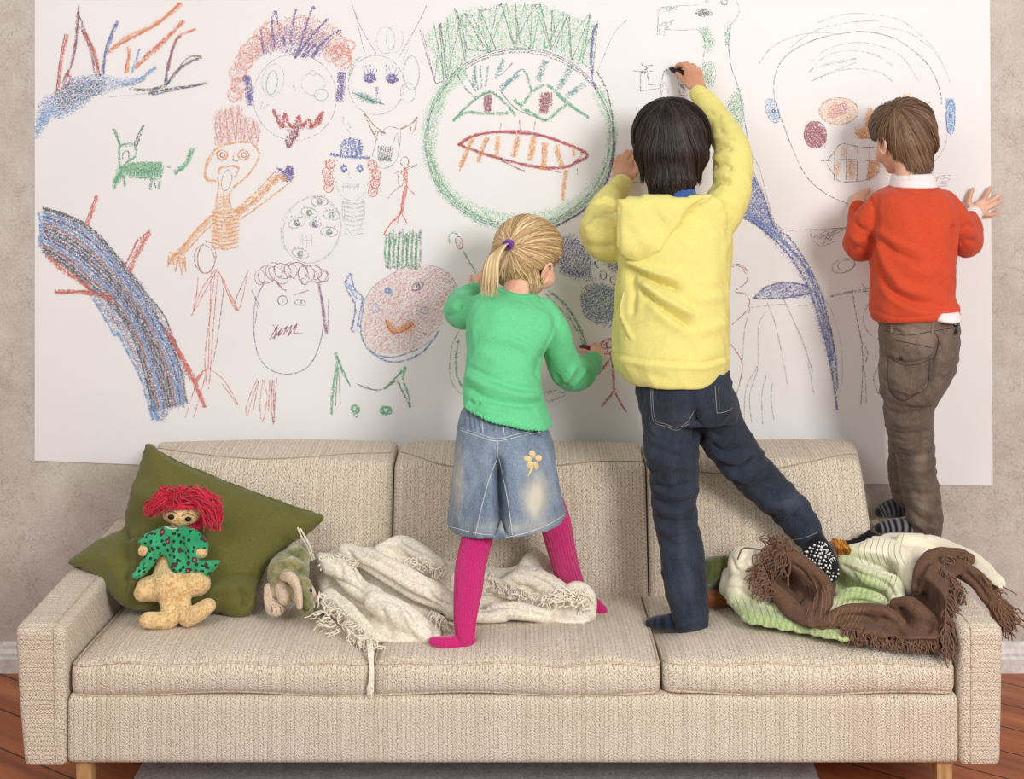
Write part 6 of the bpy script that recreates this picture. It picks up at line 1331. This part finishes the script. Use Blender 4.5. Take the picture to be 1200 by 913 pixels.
for sd, roots, dv, ln, n, wg, r_ in ((21,[985,736,2.97,1022,742,2.94,1067,747,2.93,1102,745,2.93],(.08,1),18,120,4,.0016),(22,[1106,664,3.10,1110,690,3.03,1108,720,2.96,1108,745,2.92],(.25,.97),34,130,4,.0016),(23,[1104,668,3.11,1112,672,3.08,1120,690,3.02],(.35,.9),26,60,5,.0016),(24,[900,640,3.17,912,640,3.165,922,650,3.15],(-.35,.94),36,70,7,.0016),
        (25,[893,660,3.15,905,690,3.1],(-.7,.7),24,44,5,.0015),(26,[896,640,3.18,925,640,3.18],(.2,-1),12,24,6,.0015),(27,[1150,672,3.1,1166,700,3.09,1172,716,3.09],(.55,.83),36,90,4,.0016),(28,[1168,706,3.1,1160,716,3.1],(.45,.9),34,44,4,.0016),(29,[1104,652,3.16,1132,650,3.18],(.1,1),20,40,6,.0015),(30,[905,642,3.17,920,642,3.17],(.8,.5),16,20,8,.0015)):
    fringe(m, roots, dv, ln, n, -.004 if sd != 22 else -.03, r_, 2.4, wg, sd, lift=.006)
m.build('fringe', BRF, sh)['kind'] = 'stuff'
m = MB(); yarn(m, [W(910,640,3.16), W(905,634,3.155), W(900,628,3.15)], .002); m.ell(W(912,640,3.15), .008); m.build('tassel_knot', BRW, sh)
for i in range(1):
    m = MB(); m.ell(W(1133,655,3.19), (.020,.017,.015), 16, 10); m.build('corner_knot', BRW, sh)

# ---- green velvet bundle behind the jeans
vb = empty('velvet_bag', W(842, 712, 3.27), 'green velvet bag with a rust brown band, lying behind the dark jeans', 'bag')
b = MB(); slab_px(b, [818,660,824,653,838,649,856,650,868,656,868,680,858,690,820,690], lambda x, y: 3.29, .045, 16, .03, step=2.5)
organic('velvet_crown', b, fabric('green_velvet', (84,92,40), .1, 60, .001, .7, .8, .2), vb, voxel=.0035, smooth=5, folds=[([836,655,832,670,830,686],3,3),([848,655,846,672,840,686],-3,3)])
b = MB(); slab_px(b, [820,689,866,689,864,702,856,715,828,715,822,706], lambda x, y: 3.275, .042, 10, .03, step=2.5)
organic('satin_band', b, fabric('rust_satin', (142,84,42), .08, 50, .0006, .45, .3, .2), vb, voxel=.0035, smooth=4, folds=[([826,696,840,698,858,696],-2,2)])
settle(vb)
# ---- second doll, mostly buried in the blanket: pink cloth and golden yarn
d2 = empty('buried_doll', W(984, 655, 3.33), 'half-buried doll with pink cloth face and golden yarn hair poking out behind the dotted sock', 'doll')
b = MB(); b.pell(975,644,3.31,9,10,10); b.pell(984,650,3.31,9,8,10); organic('doll_face', b, fabric('pink_cloth', (222,164,150), .05, 200), d2, voxel=.003, smooth=3)
m = MB(); rr = random.Random(4)
for i in range(90):
    t_ = rr.random(); x = 977+t_*16; P = [W(x-2, 632+t_*3+rr.uniform(-1.5,1.5), 3.30+rr.uniform(-.01,.01)), W(x+3, 640+t_*2, 3.275+rr.uniform(-.008,.008)), W(x+5, 647+rr.uniform(-3,3), 3.285)]
    yarn(m, P, .0015, 5, mixc([(196,128,48),(222,160,70),(160,96,36)], rr))
m.build('yarn_hair', vcol('gold_yarn', .7, .3), d2); settle(d2)
b = MB(); slab_px(b, [984,632,1000,630,1014,622,1019,618,1026,622,1034,628,1026,636,1010,642,994,644,986,640], lambda x, y: 3.36, .018, 8, .02, step=2.5)
bk = organic('black_cloth', b, fabric('black_cotton', (24,22,24), .2, 300), None, voxel=.0035, smooth=3, folds=[([1000,634,1014,630,1024,628],-3,2)]); tag(bk, 'small piece of black cloth tucked behind the pale blanket', 'cloth')
